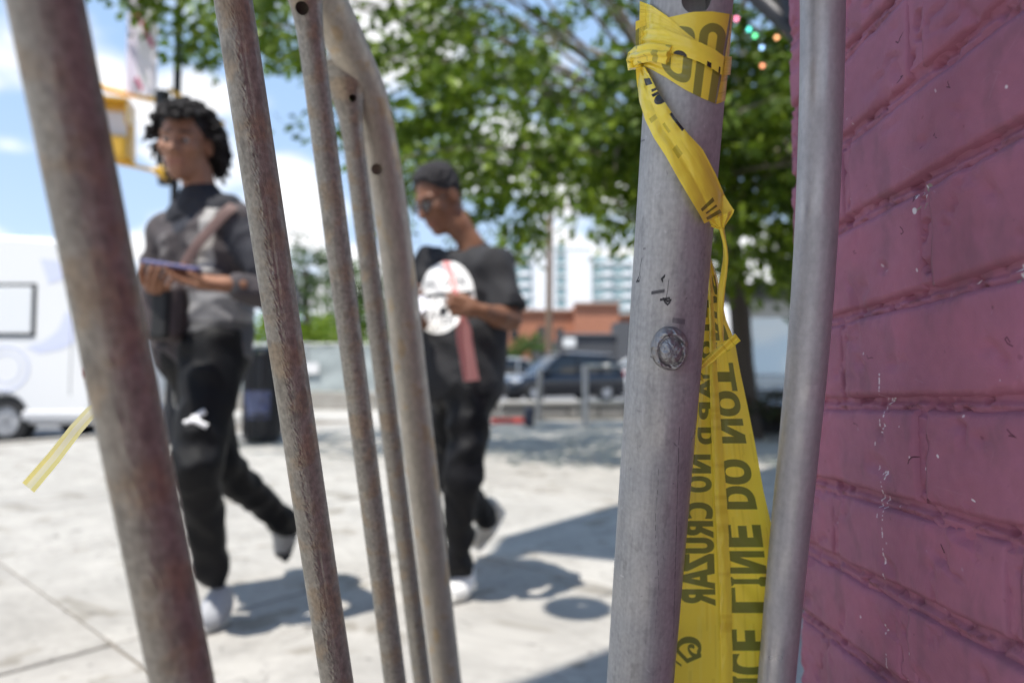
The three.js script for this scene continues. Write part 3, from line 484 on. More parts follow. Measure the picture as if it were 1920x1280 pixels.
  const dep = (y) => lerp(0.452, 0.56, fy(y));
  part('hanging_leaf', sheet(36, 260, (u, v) => { const y = lerp(yT, yB, v), x = lerp(polyY(leftE, y), polyY(ridge, y), u), top = 1 - sstep(0, 0.3, v); return at(x, y, dep(y) + 0.006 * (1 - u) - 0.0025 * Math.sin(u * Math.PI) + 0.0016 * top * Math.sin(u * 16) + 0.0014 * noise(u * 2.4, v * 9, 3)); }), film(texL), t);
  part('hanging_leaf', sheet(40, 300, (u, v) => { const y = lerp(yT, yB, v), x = lerp(polyY(ridge, y), polyY(rightE, y), u), top = 1 - sstep(0, 0.3, v), cr = sstep(0.5, 0.6, v) * (1 - sstep(0.72, 0.8, v)); return at(x, y, dep(y) + 0.0045 * u - 0.003 * Math.sin(u * Math.PI) + 0.0018 * top * Math.sin(u * 13 + 1) + 0.0016 * noise(u * 2.6, v * 8, 8) + 0.0016 * cr * Math.sin((u * 1.2 - v * 9) * 9)); }), film(texR), t);
  part('fold_ridge', sheet(16, 200, (u, v) => { const y = lerp(yT + 12, yB, v), c = polyY(ridge, y), w = lerp(5, 15, sstep(0, 0.5, v)), x = c + (u - 0.35) * w * 1.5 + 1.2 * noise(v * 30, 2, 5) * sstep(0.3, 0.6, v); return at(x, y, dep(y) - 0.0034 - 0.0016 * Math.sin(u * Math.PI) + 0.0005 * noise(u * 3, v * 40, 1)); }), plainYel, t);
  // a strip of the back leaf seen beyond the post
  part('back_leaf', sheet(12, 80, (u, v) => { const y = lerp(640, 930, v), x = lerp(1286 - 24 * v, lerp(1318, 1290, v), u); return at(x, y, 0.482 + 0.03 * v + 0.001 * Math.sin(u * 7)); }), film(canvasTex(128, 512, (c, w, h) => { bg(c, w, h); c.fillStyle = '#33330c'; for (let i = 0; i < 9; i++) c.fillRect(20, (0.08 + i * 0.11) * h, w, 0.05 * h); }), { transmission: 0.1 }), t);
  // the little tie that grips it
  const tie = [[1300, 706, 0.447], [1308, 692, 0.445], [1325, 678, 0.444], [1345, 662, 0.4435], [1365, 647, 0.443], [1384, 632, 0.442]];
  part('tie', sheet(10, 60, (u, v) => { const c = polyAt(tie, v), n = (u - 0.5) * lerp(9, 17, sstep(0, 0.6, v)); return at(c[0] + n * 0.6, c[1] + n * 0.8, c[2] + 0.0012 * Math.sin(u * 7 + v * 4)); }), plainYel, t);
  part('tie', sheet(8, 40, (u, v) => { const c = polyAt([[1296, 700, 0.449], [1306, 690, 0.4445], [1314, 702, 0.4445], [1318, 716, 0.447]], v), n = (u - 0.5) * 9; return at(c[0] + n * 0.7, c[1] + n * 0.7, c[2] + 0.0006 * Math.sin(u * 9)); }), plainYel, t);

  // the loose end of another strip, out in the sun at the left
  const le = [[232, 735, 0.272], [196, 752, 0.31], [170, 772, 0.36], [140, 806, 0.42], [100, 858, 0.48], [52, 914, 0.54]];
  const lo = mesh('tape_end',  sheet(12, 70, (u, v) => { const c = polyAt(le, v), n = (u - 0.5) * lerp(20, 30, v); return at(c[0] + n * 0.75, c[1] + n * 0.62, c[2] + 0.002 * Math.sin(u * 6 + v * 5)); }), film(canvasTex(64, 64, (c, w, h) => { c.fillStyle = '#f7e860'; c.fillRect(0, 0, w, h); c.fillStyle = '#fbf6c8'; c.fillRect(w * 0.3, 0, w * 0.4, h); }), { transmission: 0.2 }));
  tag(lo, 'loose end of yellow tape sticking out behind the leftmost blurred bar', 'tape');
}
// ---------------------------------------------------------------- figures: smooth skins over joints
// bones: {a, b, ra, rb} tapered capsules, {c, r:[x,y,z], q} ellipsoids; k = how softly they join; cut: true takes away
const cap = (a, b, ra, rb = ra, k = 0.03) => ({ a, b, ra, rb, k });
const ell = (c, r, q, k = 0.02, cut) => ({ c, r: V(...r), q: q ? q.clone().invert() : null, k, cut });
function field(bones) {
  const list = bones.map((b) => b.a ? { ...b, ab: b.b.clone().sub(b.a), L: Math.max(1e-9, b.b.distanceToSquared(b.a)), mid: b.a.clone().lerp(b.b, 0.5), reach: b.a.distanceTo(b.b) / 2 + Math.max(b.ra, b.rb) } : { ...b, mid: b.c, reach: Math.max(b.r.x, b.r.y, b.r.z) });
  const p = V();
  return (x, y, z) => {
    let d = 1e3;
    for (const b of list) {
      const mx = x - b.mid.x, my = y - b.mid.y, mz = z - b.mid.z, far = Math.sqrt(mx * mx + my * my + mz * mz) - b.reach;
      if (far > (b.cut ? 0.03 : d + b.k)) continue;
      let e;
      if (b.a) { const ax = x - b.a.x, ay = y - b.a.y, az = z - b.a.z, t = clamp((ax * b.ab.x + ay * b.ab.y + az * b.ab.z) / b.L); const qx = ax - b.ab.x * t, qy = ay - b.ab.y * t, qz = az - b.ab.z * t; e = Math.sqrt(qx * qx + qy * qy + qz * qz) - lerp(b.ra, b.rb, t); }
      else { p.set(mx, my, mz); if (b.q) p.applyQuaternion(b.q); const kx = p.x / b.r.x, ky = p.y / b.r.y, kz = p.z / b.r.z, k0 = Math.sqrt(kx * kx + ky * ky + kz * kz), gx = kx / b.r.x, gy = ky / b.r.y, gz = kz / b.r.z, k1 = Math.sqrt(gx * gx + gy * gy + gz * gz); e = k1 < 1e-9 ? -b.reach : k0 * (k0 - 1) / k1; }
      if (b.cut) { const h = clamp(0.5 - 0.5 * (d + e) / b.k); d = lerp(d, -e, h) + b.k * h * (1 - h); }
      else { const h = clamp(0.5 + 0.5 * (d - e) / b.k); d = lerp(d, e, h) - b.k * h * (1 - h); }
    }
    return d;
  };
}
// naive surface nets
function skin(sdf, lo, hi, cell, color) {
  const nx = Math.ceil((hi.x - lo.x) / cell) + 1, ny = Math.ceil((hi.y - lo.y) / cell) + 1, nz = Math.ceil((hi.z - lo.z) / cell) + 1;
  const val = new Float32Array(nx * ny * nz), I = (i, j, k) => (k * ny + j) * nx + i;
  for (let k = 0; k < nz; k++) for (let j = 0; j < ny; j++) for (let i = 0; i < nx; i++) {
    val[I(i, j, k)] = sdf(lo.x + i * cell, lo.y + j * cell, lo.z + k * cell);
  }
  const vid = new Int32Array(nx * ny * nz).fill(-1), pos = [], idx = [];
  const E = [[0, 1], [2, 3], [4, 5], [6, 7], [0, 2], [1, 3], [4, 6], [5, 7], [0, 4], [1, 5], [2, 6], [3, 7]];
  const v = new Float32Array(8);
  for (let k = 0; k < nz - 1; k++) for (let j = 0; j < ny - 1; j++) for (let i = 0; i < nx - 1; i++) {
    let m = 0; for (let c = 0; c < 8; c++) { v[c] = val[I(i + (c & 1), j + ((c >> 1) & 1), k + (c >> 2))]; if (v[c] < 0) m |= 1 << c; }
    if (m === 0 || m === 255) continue;
    let x = 0, y = 0, z = 0, n = 0;
    for (const [a, b] of E) if ((v[a] < 0) !== (v[b] < 0)) { const t = v[a] / (v[a] - v[b]); x += (a & 1) + t * ((b & 1) - (a & 1)); y += ((a >> 1) & 1) + t * (((b >> 1) & 1) - ((a >> 1) & 1)); z += (a >> 2) + t * ((b >> 2) - (a >> 2)); n++; }
    vid[I(i, j, k)] = pos.length / 3; pos.push(lo.x + (i + x / n) * cell, lo.y + (j + y / n) * cell, lo.z + (k + z / n) * cell);
  }
  const quad = (a, b, c, d, f) => { if (a < 0 || b < 0 || c < 0 || d < 0) return; f ? idx.push(a, b, c, a, c, d) : idx.push(a, c, b, a, d, c); };
  for (let k = 1; k < nz - 1; k++) for (let j = 1; j < ny - 1; j++) for (let i = 1; i < nx - 1; i++) {
    const s = val[I(i, j, k)] < 0;
    if (s !== val[I(i + 1, j, k)] < 0) quad(vid[I(i, j, k)], vid[I(i, j - 1, k)], vid[I(i, j - 1, k - 1)], vid[I(i, j, k - 1)], !s);
    if (s !== val[I(i, j + 1, k)] < 0) quad(vid[I(i, j, k)], vid[I(i, j, k - 1)], vid[I(i - 1, j, k - 1)], vid[I(i - 1, j, k)], !s);
    if (s !== val[I(i, j, k + 1)] < 0) quad(vid[I(i, j, k)], vid[I(i - 1, j, k)], vid[I(i - 1, j - 1, k)], vid[I(i, j - 1, k)], !s);
  }
  const g = new THREE.BufferGeometry(); g.setAttribute('position', new THREE.Float32BufferAttribute(pos, 3)); g.setIndex(idx); g.computeVertexNormals();
  // surface nets may wind inwards: check against the field
  let flip = 0; const q = V(), nn = V(); for (let i = 0; i < pos.length / 3; i += 97) { q.fromArray(pos, i * 3); nn.fromBufferAttribute(g.attributes.normal, i); flip += sdf(q.x + nn.x * cell, q.y + nn.y * cell, q.z + nn.z * cell) > sdf(q.x - nn.x * cell, q.y - nn.y * cell, q.z - nn.z * cell) ? 1 : -1; }
  if (flip < 0) { for (let i = 0; i < idx.length; i += 3) { const a = idx[i]; idx[i] = idx[i + 1]; idx[i + 1] = a; } g.setIndex(idx); g.computeVertexNormals(); }
  const nrm = g.attributes.normal, uv = new Float32Array(pos.length / 3 * 2), col = color ? new Float32Array(pos.length) : null;
  for (let i = 0; i < pos.length / 3; i++) { uv[i * 2] = (pos[i * 3] + pos[i * 3 + 2]) * 4; uv[i * 2 + 1] = pos[i * 3 + 1] * 4; if (col) { const c = color(pos[i * 3], pos[i * 3 + 1], pos[i * 3 + 2], nrm.getX(i), nrm.getY(i), nrm.getZ(i)); col.set(c, i * 3); } }
  g.setAttribute('uv', new THREE.BufferAttribute(uv, 2)); if (col) g.setAttribute('color', new THREE.BufferAttribute(col, 3));
  return g;
}
const boundsOf = (bones, m) => { const lo = V(1e9, 1e9, 1e9), hi = V(-1e9, -1e9, -1e9); for (const b of bones) { if (b.cut) continue; const pts = b.a ? [[b.a, b.ra], [b.b, b.rb]] : [[b.c, Math.max(b.r.x, b.r.y, b.r.z)]]; for (const [p, r] of pts) { lo.min(p.clone().subScalar(r)); hi.max(p.clone().addScalar(r)); } } return [lo.subScalar(m), hi.addScalar(m)]; };
const skinOf = (bones, cell, disp, color, clip) => { const f = field(bones), [lo, hi] = boundsOf(bones, 0.03); const s = (x, y, z) => { let d = f(x, y, z); if (disp && Math.abs(d) < 0.045) d += disp(x, y, z); if (clip) d = Math.max(d, clip(x, y, z)); return d; }; const g = skin(s, lo, hi, cell, color); g.userData.sdf = s; return g; };
const mergeKeep = (gs) => mergeGeometries(gs.map((g) => { const n = g.index ? g.toNonIndexed() : g; for (const k of Object.keys(n.attributes)) if (!['position', 'normal', 'uv', 'color'].includes(k)) n.deleteAttribute(k); return n; }));
const basis = (fwd, up) => { const z = fwd.clone().normalize(), x = up.clone().cross(z).normalize(), y = z.clone().cross(x); return { x, y, z, q: new THREE.Quaternion().setFromRotationMatrix(new THREE.Matrix4().makeBasis(x, y, z)) }; };
const local = (o, B, x, y, z) => o.clone().addScaledVector(B.x, x).addScaledVector(B.y, y).addScaledVector(B.z, z);
// a head about o: +z the way it looks, +y up
function headBones(o, B) {
  const L = (x, y, z) => local(o, B, x, y, z);
  const b = [ell(L(0, 0.03, -0.012), [0.073, 0.088, 0.092], B.q, 0.03), ell(L(0, -0.03, 0.03), [0.058, 0.08, 0.066], B.q, 0.03), cap(L(-0.045, -0.06, 0.0), L(-0.012, -0.098, 0.058), 0.02, 0.018, 0.025), cap(L(0.045, -0.06, 0.0), L(0.012, -0.098, 0.058), 0.02, 0.018, 0.025), ell(L(0, -0.1, 0.064), [0.022, 0.018, 0.02], B.q, 0.02)];
  for (const s of [-1, 1]) b.push(ell(L(s * 0.042, -0.018, 0.06), [0.024, 0.02, 0.024], B.q, 0.02), cap(L(s * 0.012, 0.027, 0.082), L(s * 0.044, 0.026, 0.068), 0.011, 0.01, 0.014));
  for (const s of [-1, 1]) b.push(ell(L(s * 0.031, 0.004, 0.094), [0.019, 0.012, 0.018], B.q, 0.012, true));
  b.push(cap(L(0, 0.014, 0.088), L(0, -0.028, 0.112), 0.008, 0.012, 0.012), ell(L(0.012, -0.033, 0.1), [0.011, 0.008, 0.011], B.q, 0.006), ell(L(-0.012, -0.033, 0.1), [0.011, 0.008, 0.011], B.q, 0.006));
  b.push(cap(L(-0.019, -0.062, 0.084), L(0.019, -0.062, 0.084), 0.0085, 0.0085, 0.006), cap(L(-0.015, -0.075, 0.083), L(0.015, -0.075, 0.083), 0.0095, 0.0095, 0.006));
  for (const s of [-1, 1]) { b.push(ell(L(s * 0.078, -0.004, -0.012), [0.01, 0.031, 0.019], B.q, 0.01)); b.push(ell(L(s * 0.092, 0.002, -0.006), [0.01, 0.016, 0.01], B.q, 0.006, true)); }
  return b;
}
function headColor(o, B, base, lip) {
  const q = V();
  return (x, y, z) => {
    q.set(x, y, z).sub(o); const X = q.dot(B.x), Y = q.dot(B.y), Z = q.dot(B.z); let c = base.slice();
    const mix = (t, k) => { c = c.map((v, i) => lerp(v, t[i], k)); };
    if (Z > 0.05) { const m = Math.exp(-((Math.abs(X) / 0.026) ** 4) - (((Y + 0.068) / 0.012) ** 2)); mix(lip, 0.6 * m); const br = Math.exp(-(((Math.abs(X) - 0.03) / 0.02) ** 4) - (((Y - 0.03) / 0.0065) ** 2)); mix([0.012, 0.009, 0.008], 0.85 * br); }
    const n = 1 + 0.12 * noise(x * 30, y * 30, z * 30); return c.map((v) => v * n);
  };
}
// a hand: w wrist, dir along the fingers, palm the way the palm faces, thumb the side of the thumb; curl per joint in radians
function handBones(w, dir, palm, thumb, curls, spread = 0.02, thumbCurl = 0.5, thumbOut = 0.9) {
  const y = dir.clone().normalize(), z = palm.clone().addScaledVector(y, -palm.dot(y)).normalize(), x = thumb.clone().addScaledVector(y, -thumb.dot(y)).addScaledVector(z, -thumb.dot(z)).normalize();
  const L = (a, b, c) => w.clone().addScaledVector(x, a).addScaledVector(y, b).addScaledVector(z, c);
  const b = [cap(L(0.018, 0.012, 0), L(0.027, 0.082, 0), 0.015, 0.012, 0.012), cap(L(0, 0.01, 0), L(0.004, 0.088, 0), 0.016, 0.0125, 0.012), cap(L(-0.016, 0.014, 0), L(-0.021, 0.078, 0), 0.015, 0.011, 0.012), cap(L(0, -0.03, 0), L(0, 0.02, 0), 0.022, 0.021, 0.014)];
  const lens = [[0.042, 0.026, 0.02], [0.047, 0.03, 0.021], [0.043, 0.028, 0.02], [0.034, 0.021, 0.018]], xs = [0.029, 0.0095, -0.009, -0.026], ys = [0.084, 0.09, 0.086, 0.076];
  for (let i = 0; i < 4; i++) {
    let p = L(xs[i], ys[i], 0), a = 0, r = [0.0092, 0.0096, 0.009, 0.008][i];
    for (let k = 0; k < 3; k++) { a += curls[k] * (1 + 0.08 * i); const d = y.clone().multiplyScalar(Math.cos(a)).addScaledVector(z, Math.sin(a)).addScaledVector(x, spread * (1.5 - i)), n = p.clone().addScaledVector(d.normalize(), lens[i][k]); b.push(cap(p, n, r, r * 0.92, 0.004)); p = n; r *= 0.93; }
  }
  let p = L(0.026, 0.022, 0.006), d0 = x.clone().multiplyScalar(thumbOut).addScaledVector(y, 0.8).addScaledVector(z, 0.35).normalize(), n = p.clone().addScaledVector(d0, 0.044); b.push(cap(p, n, 0.0145, 0.011, 0.01)); p = n;
  d0 = d0.addScaledVector(z, thumbCurl).addScaledVector(y, 0.4).addScaledVector(x, -0.3).normalize(); n = p.clone().addScaledVector(d0, 0.032); b.push(cap(p, n, 0.0108, 0.0098, 0.004)); p = n;
  d0 = d0.addScaledVector(z, thumbCurl * 0.6).addScaledVector(x, -0.3).normalize(); b.push(cap(p, p.clone().addScaledVector(d0, 0.026), 0.0098, 0.0082, 0.004));
  return b;
}
const shoeBones = (heel, toe, up, h = 0.05) => { const d = toe.clone().sub(heel).normalize(), u = up.clone().addScaledVector(d, -up.dot(d)).normalize(), s = d.clone().cross(u), P = (a, b, c) => heel.clone().addScaledVector(d, a).addScaledVector(u, b).addScaledVector(s, c); const L = toe.distanceTo(heel);
  return { upper: [cap(P(0.035, 0.055, 0), P(L * 0.45, 0.05, 0), 0.042, 0.04, 0.03), cap(P(L * 0.4, 0.045, 0), P(L - 0.04, 0.032, 0.006), 0.04, 0.032, 0.03), cap(P(0.03, 0.09, 0), P(0.05, 0.06, 0), 0.038, 0.04, 0.03), cap(P(L * 0.6, 0.03, -0.018), P(L * 0.72, 0.028, 0.022), 0.03, 0.03, 0.03)], sole: [cap(P(0.03, 0.014, 0), P(L * 0.5, 0.012, 0), 0.036, 0.034, 0.03), cap(P(L * 0.5, 0.012, 0.004), P(L - 0.03, 0.014, 0.008), 0.038, 0.033, 0.03)], clip: (x, y, z) => { const q = V(x, y, z).sub(heel); return Math.max(q.dot(u) - 0.026, -q.dot(u)); }, u, d, heel }; };
const foldsIn = (amp, fx, fy, z0, extra) => (x, y, z) => { const n = noise(x * fx + z0, y * fy + x * 2.5, z * fx), m = noise(x * fx * 2.1 + 4, y * fy * 2.3 - z * 3 + z0, z * fx * 2.1); return -amp * (1 - 2.2 * Math.abs(n)) * 0.8 - amp * 0.35 * m + (extra ? extra(x, y, z) : 0); };
const cloth = (o = {}) => phys(1, 1, 1, 0.88, { vertexColors: true, sheen: 0.25, sheenRoughness: 0.6, sheenColor: new THREE.Color(0.5, 0.5, 0.55), bumpMap: grain, bumpScale: 0.0008, ...o });
const skinMat = () => phys(1, 1, 1, 0.5, { vertexColors: true, specularIntensity: 0.6 });
const flat = (r, g, b, v = 0.12) => (x, y, z) => { const n = 1 + v * fbm(x * 14, y * 14, z * 14, 2); return [r * n, g * n, b * n]; };
// moves a mark onto a skin along a line of sight from outside it
function onSkin(sdf, from, dir, out = 0.002) { const p = from.clone(); for (let i = 0; i < 90; i++) { const d = sdf(p.x, p.y, p.z); if (d < out) break; p.addScaledVector(dir, Math.max(0.0008, (d - out) * 0.6)); } return p; }
function smallPart(name, parent, g, m) { return part(name, g, m, parent); }

// ---- the person with the phone
{
  const J = at, skinC = [0.30, 0.155, 0.098];
  const o = J(347, 270, 2.33), Bh = basis(V(0.06, -0.20, 0.98), V(0.05, 1, 0.1)), face = V(-0.45, 0, 0.89), side = V(0.89, 0, 0.45);
  const neck0 = J(378, 372, 2.37), neck1 = J(366, 318, 2.355), chest = J(385, 455, 2.37), belly = J(383, 560, 2.36), pelvis = J(380, 655, 2.36);
  const shR = J(312, 434, 2.45), shL = J(450, 420, 2.29), elL = J(527, 560, 2.24), wrL = J(432, 533, 2.10), elR = J(272, 575, 2.44), wrR = J(300, 556, 2.24);
  const hipL = J(402, 655, 2.29), hipR = J(362, 655, 2.40), knL = J(369, 872, 2.16), anL = J(398, 1082, 2.32), knR = J(408, 868, 2.48), anR = J(540, 985, 2.86);
  const base = anL.clone().setY(0), t = thing('person', 'person with curly dark hair in a grey sweater holding a blue phone', 'person', base);
  const arms = (k, e) => [cap(shR, elR, 0.046 * k + e, 0.036 * k + e), cap(elR, wrR, 0.036 * k + e, 0.026 * k + e), cap(shL, elL, 0.046 * k + e, 0.036 * k + e), cap(elL, wrL, 0.036 * k + e, 0.026 * k + e)];
  const ss = (p, s, f = 0) => p.clone().addScaledVector(side, s).addScaledVector(face, f);
  const torso = (e) => [cap(ss(chest, -0.075), ss(belly, -0.06), 0.095 + e, 0.09 + e, 0.06), cap(ss(chest, 0.075), ss(belly, 0.06), 0.095 + e, 0.09 + e, 0.06), cap(ss(belly, -0.06), ss(pelvis, -0.06), 0.09 + e, 0.1 + e, 0.06), cap(ss(belly, 0.06), ss(pelvis, 0.06), 0.09 + e, 0.1 + e, 0.06), cap(shR, shL, 0.042 + e, 0.042 + e, 0.06), cap(neck0.clone().add(V(0, -0.01, 0)), ss(chest, 0, -0.02), 0.055 + e, 0.09 + e, 0.05)];
  const legs = (a, b, c, k) => [cap(hipL, knL, a, b, k), cap(knL, anL, b, c, k), cap(hipR, knR, a, b, k), cap(knR, anR, b, c, k)];
  // skin: limbs and trunk, with the head and each hand on finer grids
  const handL = handBones(wrL, V(-1, 0.10, 0.28), V(0.05, 0.75, 0.55), V(0.1, 0.4, 1), [0.22, 0.2, 0.15], 0.03, 0.3, 0.55), handR = handBones(wrR, V(0.35, 0.12, 0.9), V(0.25, 0.8, -0.2), V(-0.9, 0.3, 0.3), [0.5, 0.5, 0.4]);
  const neckB = cap(neck0, neck1, 0.056, 0.052, 0.03);
  const hb = [...headBones(o, Bh), cap(neck1.clone().lerp(neck0, 0.4), local(o, Bh, 0, -0.04, -0.02), 0.05, 0.05, 0.03)];
  mesh('body', mergeKeep([
    skinOf([...torso(-0.02), ...arms(0.68, 0), neckB, ...legs(0.075, 0.05, 0.035, 0.05)], 0.014, null, flat(...skinC)),
    skinOf(hb, 0.005, null, headColor(o, Bh, skinC, [0.27, 0.105, 0.085])), skinOf(handL, 0.004, null, flat(0.25, 0.12, 0.07)), skinOf(handR, 0.004, null, flat(0.25, 0.12, 0.07))]).translate(-base.x, 0, -base.z), skinMat(), t);
  for (const s of [-1, 1]) { const e = new THREE.SphereGeometry(0.0125, 16, 12), p = local(o, Bh, s * 0.031, 0.004, 0.0715); part('eye', e.translate(p.x, p.y, p.z), std(0.28, 0.25, 0.23, 0.35), t); const q = local(o, Bh, s * 0.031 - 0.002, 0.003, 0.0815); part('iris', new THREE.SphereGeometry(0.0055, 12, 8).translate(q.x, q.y, q.z), std(0.012, 0.008, 0.006, 0.15), t); }
  // hair: a springy mass of twisted locks, longest at the back
  const hp = [];
  const locks = []; seed = 777;
  for (let i = 0; i < 1250; i++) {
    const a = rr(-Math.PI, Math.PI), e = Math.asin(rr(-0.45, 1)); let d = V(Math.sin(a) * Math.cos(e), Math.sin(e), Math.cos(a) * Math.cos(e));
    const front = d.z > 0.25; if (front && d.y < 0.42 + 0.30 * Math.abs(d.x)) continue; if (d.y < -0.1 && d.z > -0.15) continue;
    const p0 = local(o, Bh, d.x * 0.074, 0.03 + d.y * 0.088, -0.012 + d.z * 0.09), dir = Bh.x.clone().multiplyScalar(d.x).addScaledVector(Bh.y, d.y).addScaledVector(Bh.z, d.z).normalize();
    const back = sstep(0.1, -0.7, d.z) , len = front ? rr(0.04, 0.07) : rr(0.045, 0.085) + 0.025 * back;
    const tw = rr(0, 6), pts = []; const sx = V(rr(-1, 1), rr(-1, 1), rr(-1, 1)).cross(dir).normalize(), sy = dir.clone().cross(sx);
    for (let k = 0; k <= 5; k++) { const s = k / 5; pts.push(p0.clone().addScaledVector(dir, len * (s - 0.30 * s * s)).addScaledVector(sx, 0.011 * Math.sin(tw + s * 8) * s).addScaledVector(sy, 0.011 * Math.cos(tw + s * 8) * s).addScaledVector(V(0, -1, 0), len * (0.28 + 0.5 * back) * s * s).addScaledVector(Bh.z, front ? 0.012 * s : 0)); }
    locks.push(new THREE.TubeGeometry(new THREE.CatmullRomCurve3(pts), 9, rr(0.0032, 0.0062), 5, false));
  }
  const cap0 = skinOf([ell(local(o, Bh, 0, 0.046, -0.026), [0.083, 0.088, 0.094], Bh.q, 0.03), ell(local(o, Bh, 0.0, -0.035, -0.068), [0.07, 0.07, 0.05], Bh.q, 0.04)], 0.006, (x, y, z) => 0.012 * fbm(x * 45, y * 45, z * 45, 3), null, (x, y, z) => { const q = V(x, y, z).sub(o); return Math.min(0.02, (q.dot(Bh.z) - 0.02 - 0.75 * (q.dot(Bh.y) - 0.02)) * 0.8); });
  part('hair', mergeKeep([strip(cap0), ...locks.map((g) => strip(g))]), std(0.02, 0.0175, 0.018, 0.85), t);
  // clothes
  part('collar', skinOf([cap(J(380, 394, 2.375), J(376, 374, 2.365), 0.074, 0.066, 0.03), cap(J(350, 410, 2.39), J(425, 400, 2.335), 0.066, 0.066, 0.05)], 0.008, foldsIn(0.006, 14, 30, 2), null), std(0.016, 0.017, 0.024, 0.85), t);
  const sweaterCol = (x, y, z) => {
    const p = V(x, y, z), q = p.clone().sub(chest), u = q.dot(side), f = q.dot(face), h = y - chest.y; let c = [0.06, 0.051, 0.054];
    const arm = (a, b) => { const ab = b.clone().sub(a), s = clamp(p.clone().sub(a).dot(ab) / ab.lengthSq()); return [p.distanceTo(a.clone().addScaledVector(ab, s)), s]; };
    const [dL, sL] = arm(shL, elL), [dF] = arm(elL, wrL);
    if (u > 0.085 && u < 0.135 && f > -0.02 && h > -0.12) c = [0.33, 0.32, 0.31];
    else if (dL < 0.075 && sL > 0.05 && u > 0.13) c = [0.03, 0.031, 0.04];
    if (u > 0.075 && h < -0.19 && f > -0.09) c = h > -0.28 && dF > 0.06 ? [0.26, 0.26, 0.27] : [0.10, 0.10, 0.105]; if (dF < 0.062 && sL > 0.9) c = [0.06, 0.051, 0.054];
    if (f > 0.03 && h > 0.02 && Math.abs(u + 0.01) < 0.075 * sstep(-0.03, 0.1, h)) c = [0.018, 0.02, 0.03];
    if (f > 0.05 && h > -0.06 && h < 0.02 && Math.abs(Math.abs(u + 0.01) - 0.075) < 0.028 && noise(x * 60, y * 25, z * 60) > -0.1) c = [0.12, 0.11, 0.11];
    const n = 1 + 0.14 * fbm(x * 20, y * 20, z * 20, 2); return c.map((v) => v * n);
  };
  part('sweater', skinOf([...torso(0.004), cap(ss(belly, -0.06), ss(pelvis, -0.075).add(V(0, 0.01, 0)), 0.095, 0.11, 0.06), cap(ss(belly, 0.06), ss(pelvis, 0.06).add(V(0, 0.01, 0)), 0.095, 0.11, 0.06), cap(shR, elR, 0.058, 0.05), cap(elR, wrR.clone().lerp(elR, -0.12), 0.05, 0.04), cap(shL, elL, 0.058, 0.052), cap(elL, wrL.clone().lerp(elL, 0.14), 0.05, 0.036)], 0.009, foldsIn(0.012, 9, 12, 5), sweaterCol, (x, y, z) => Math.max(pelvis.y - 0.075 + 0.012 * noise(x * 9, 2, z * 9) - y, V(x, y, z).distanceTo(local(o, Bh, 0, -0.1, 0.02)) < 0.13 ? 0.13 - V(x, y, z).distanceTo(local(o, Bh, 0, -0.06, 0.03)) : -1)), cloth({ sheen: 0.1 }), t);
  const troCol = (x, y, z) => { const n = 1 + 0.2 * fbm(x * 12, y * 12, z * 12, 2); return [0.006 * n, 0.0062 * n, 0.0075 * n]; };
  const tro = skinOf([cap(ss(pelvis, -0.06), ss(pelvis, 0.06), 0.115, 0.115, 0.06), cap(hipL, knL, 0.096, 0.07, 0.035), cap(knL, anL.clone().lerp(knL, 0.1), 0.07, 0.044, 0.035), cap(anL.clone().lerp(knL, 0.12), anL, 0.05, 0.04, 0.02), cap(hipR, knR, 0.092, 0.07, 0.035), cap(knR, anR.clone().lerp(knR, 0.14), 0.07, 0.045, 0.03), cap(anR.clone().lerp(knR, 0.14), anR, 0.054, 0.044, 0.02)], 0.009, foldsIn(0.013, 9, 9, 9), troCol);
  part('trousers', tro, cloth({ roughness: 0.62, sheen: 0, specularIntensity: 0.4 }), t);
  // the white leaping figure printed on the thigh
  {
    const f = tro.userData.sdf, c0 = J(367, 786, 2.0), view = c0.clone().sub(V(0, 0.85, 0)).normalize(), L2 = (px, py) => onSkin(f, J(px, py, 1.9), view, 0.0015);
    const bits = [[[343, 793], [352, 791], [364, 787], 5], [[364, 787], [374, 776], [386, 769], 5.5], [[364, 786], [376, 794], [390, 801], 5.5], [[358, 785], [366, 780], [372, 779], 5], [[362, 790], [370, 789], [376, 786], 6]];
    part('leaping_figure_print', mergeKeep(bits.map(([a, b, c, w]) => pipe([a, b, c].map((p) => L2(...p)), w * 0.00165, { step: 0.006, radial: 8 }))), std(0.75, 0.75, 0.76, 0.7), t);
  }
  // shoes and the grey cuff band
  const sL = shoeBones(J(422, 1122, 2.36).setY(0.004), J(366, 1160, 2.2).setY(0.004), V(0, 1, 0));
  const sR = shoeBones(J(560, 972, 2.94), J(541, 1052, 2.82), V(0.35, 0.35, 0.9).negate().add(V(-0.6, 0.4, 1.7)), 0.05);
  for (const [s, c, nm] of [[sL, [0.42, 0.43, 0.46], 1], [sR, [0.30, 0.29, 0.27], 2]]) {
    const sh = part('shoe', skinOf(s.upper, 0.006, (x, y, z) => 0.003 * fbm(x * 40, y * 40, z * 40, 2), (x, y, z) => { const a = V(x, y, z).sub(s.heel).dot(s.d); const k = nm === 1 ? (a > 0.15 ? 1.25 : 0.72) : (a > 0.17 ? 0.12 : a > 0.06 ? 1 : 0.18); return c.map((v) => v * k); }), cloth({ roughness: 0.6, sheen: 0 }), t);
    const w = sh.position; const so = skinOf(s.sole, 0.006, null, null, s.clip); so.translate(-base.x, 0, -base.z); const m = mesh('sole', so, nm === 1 ? std(0.62, 0.62, 0.6, 0.7) : M.black, sh);
  }
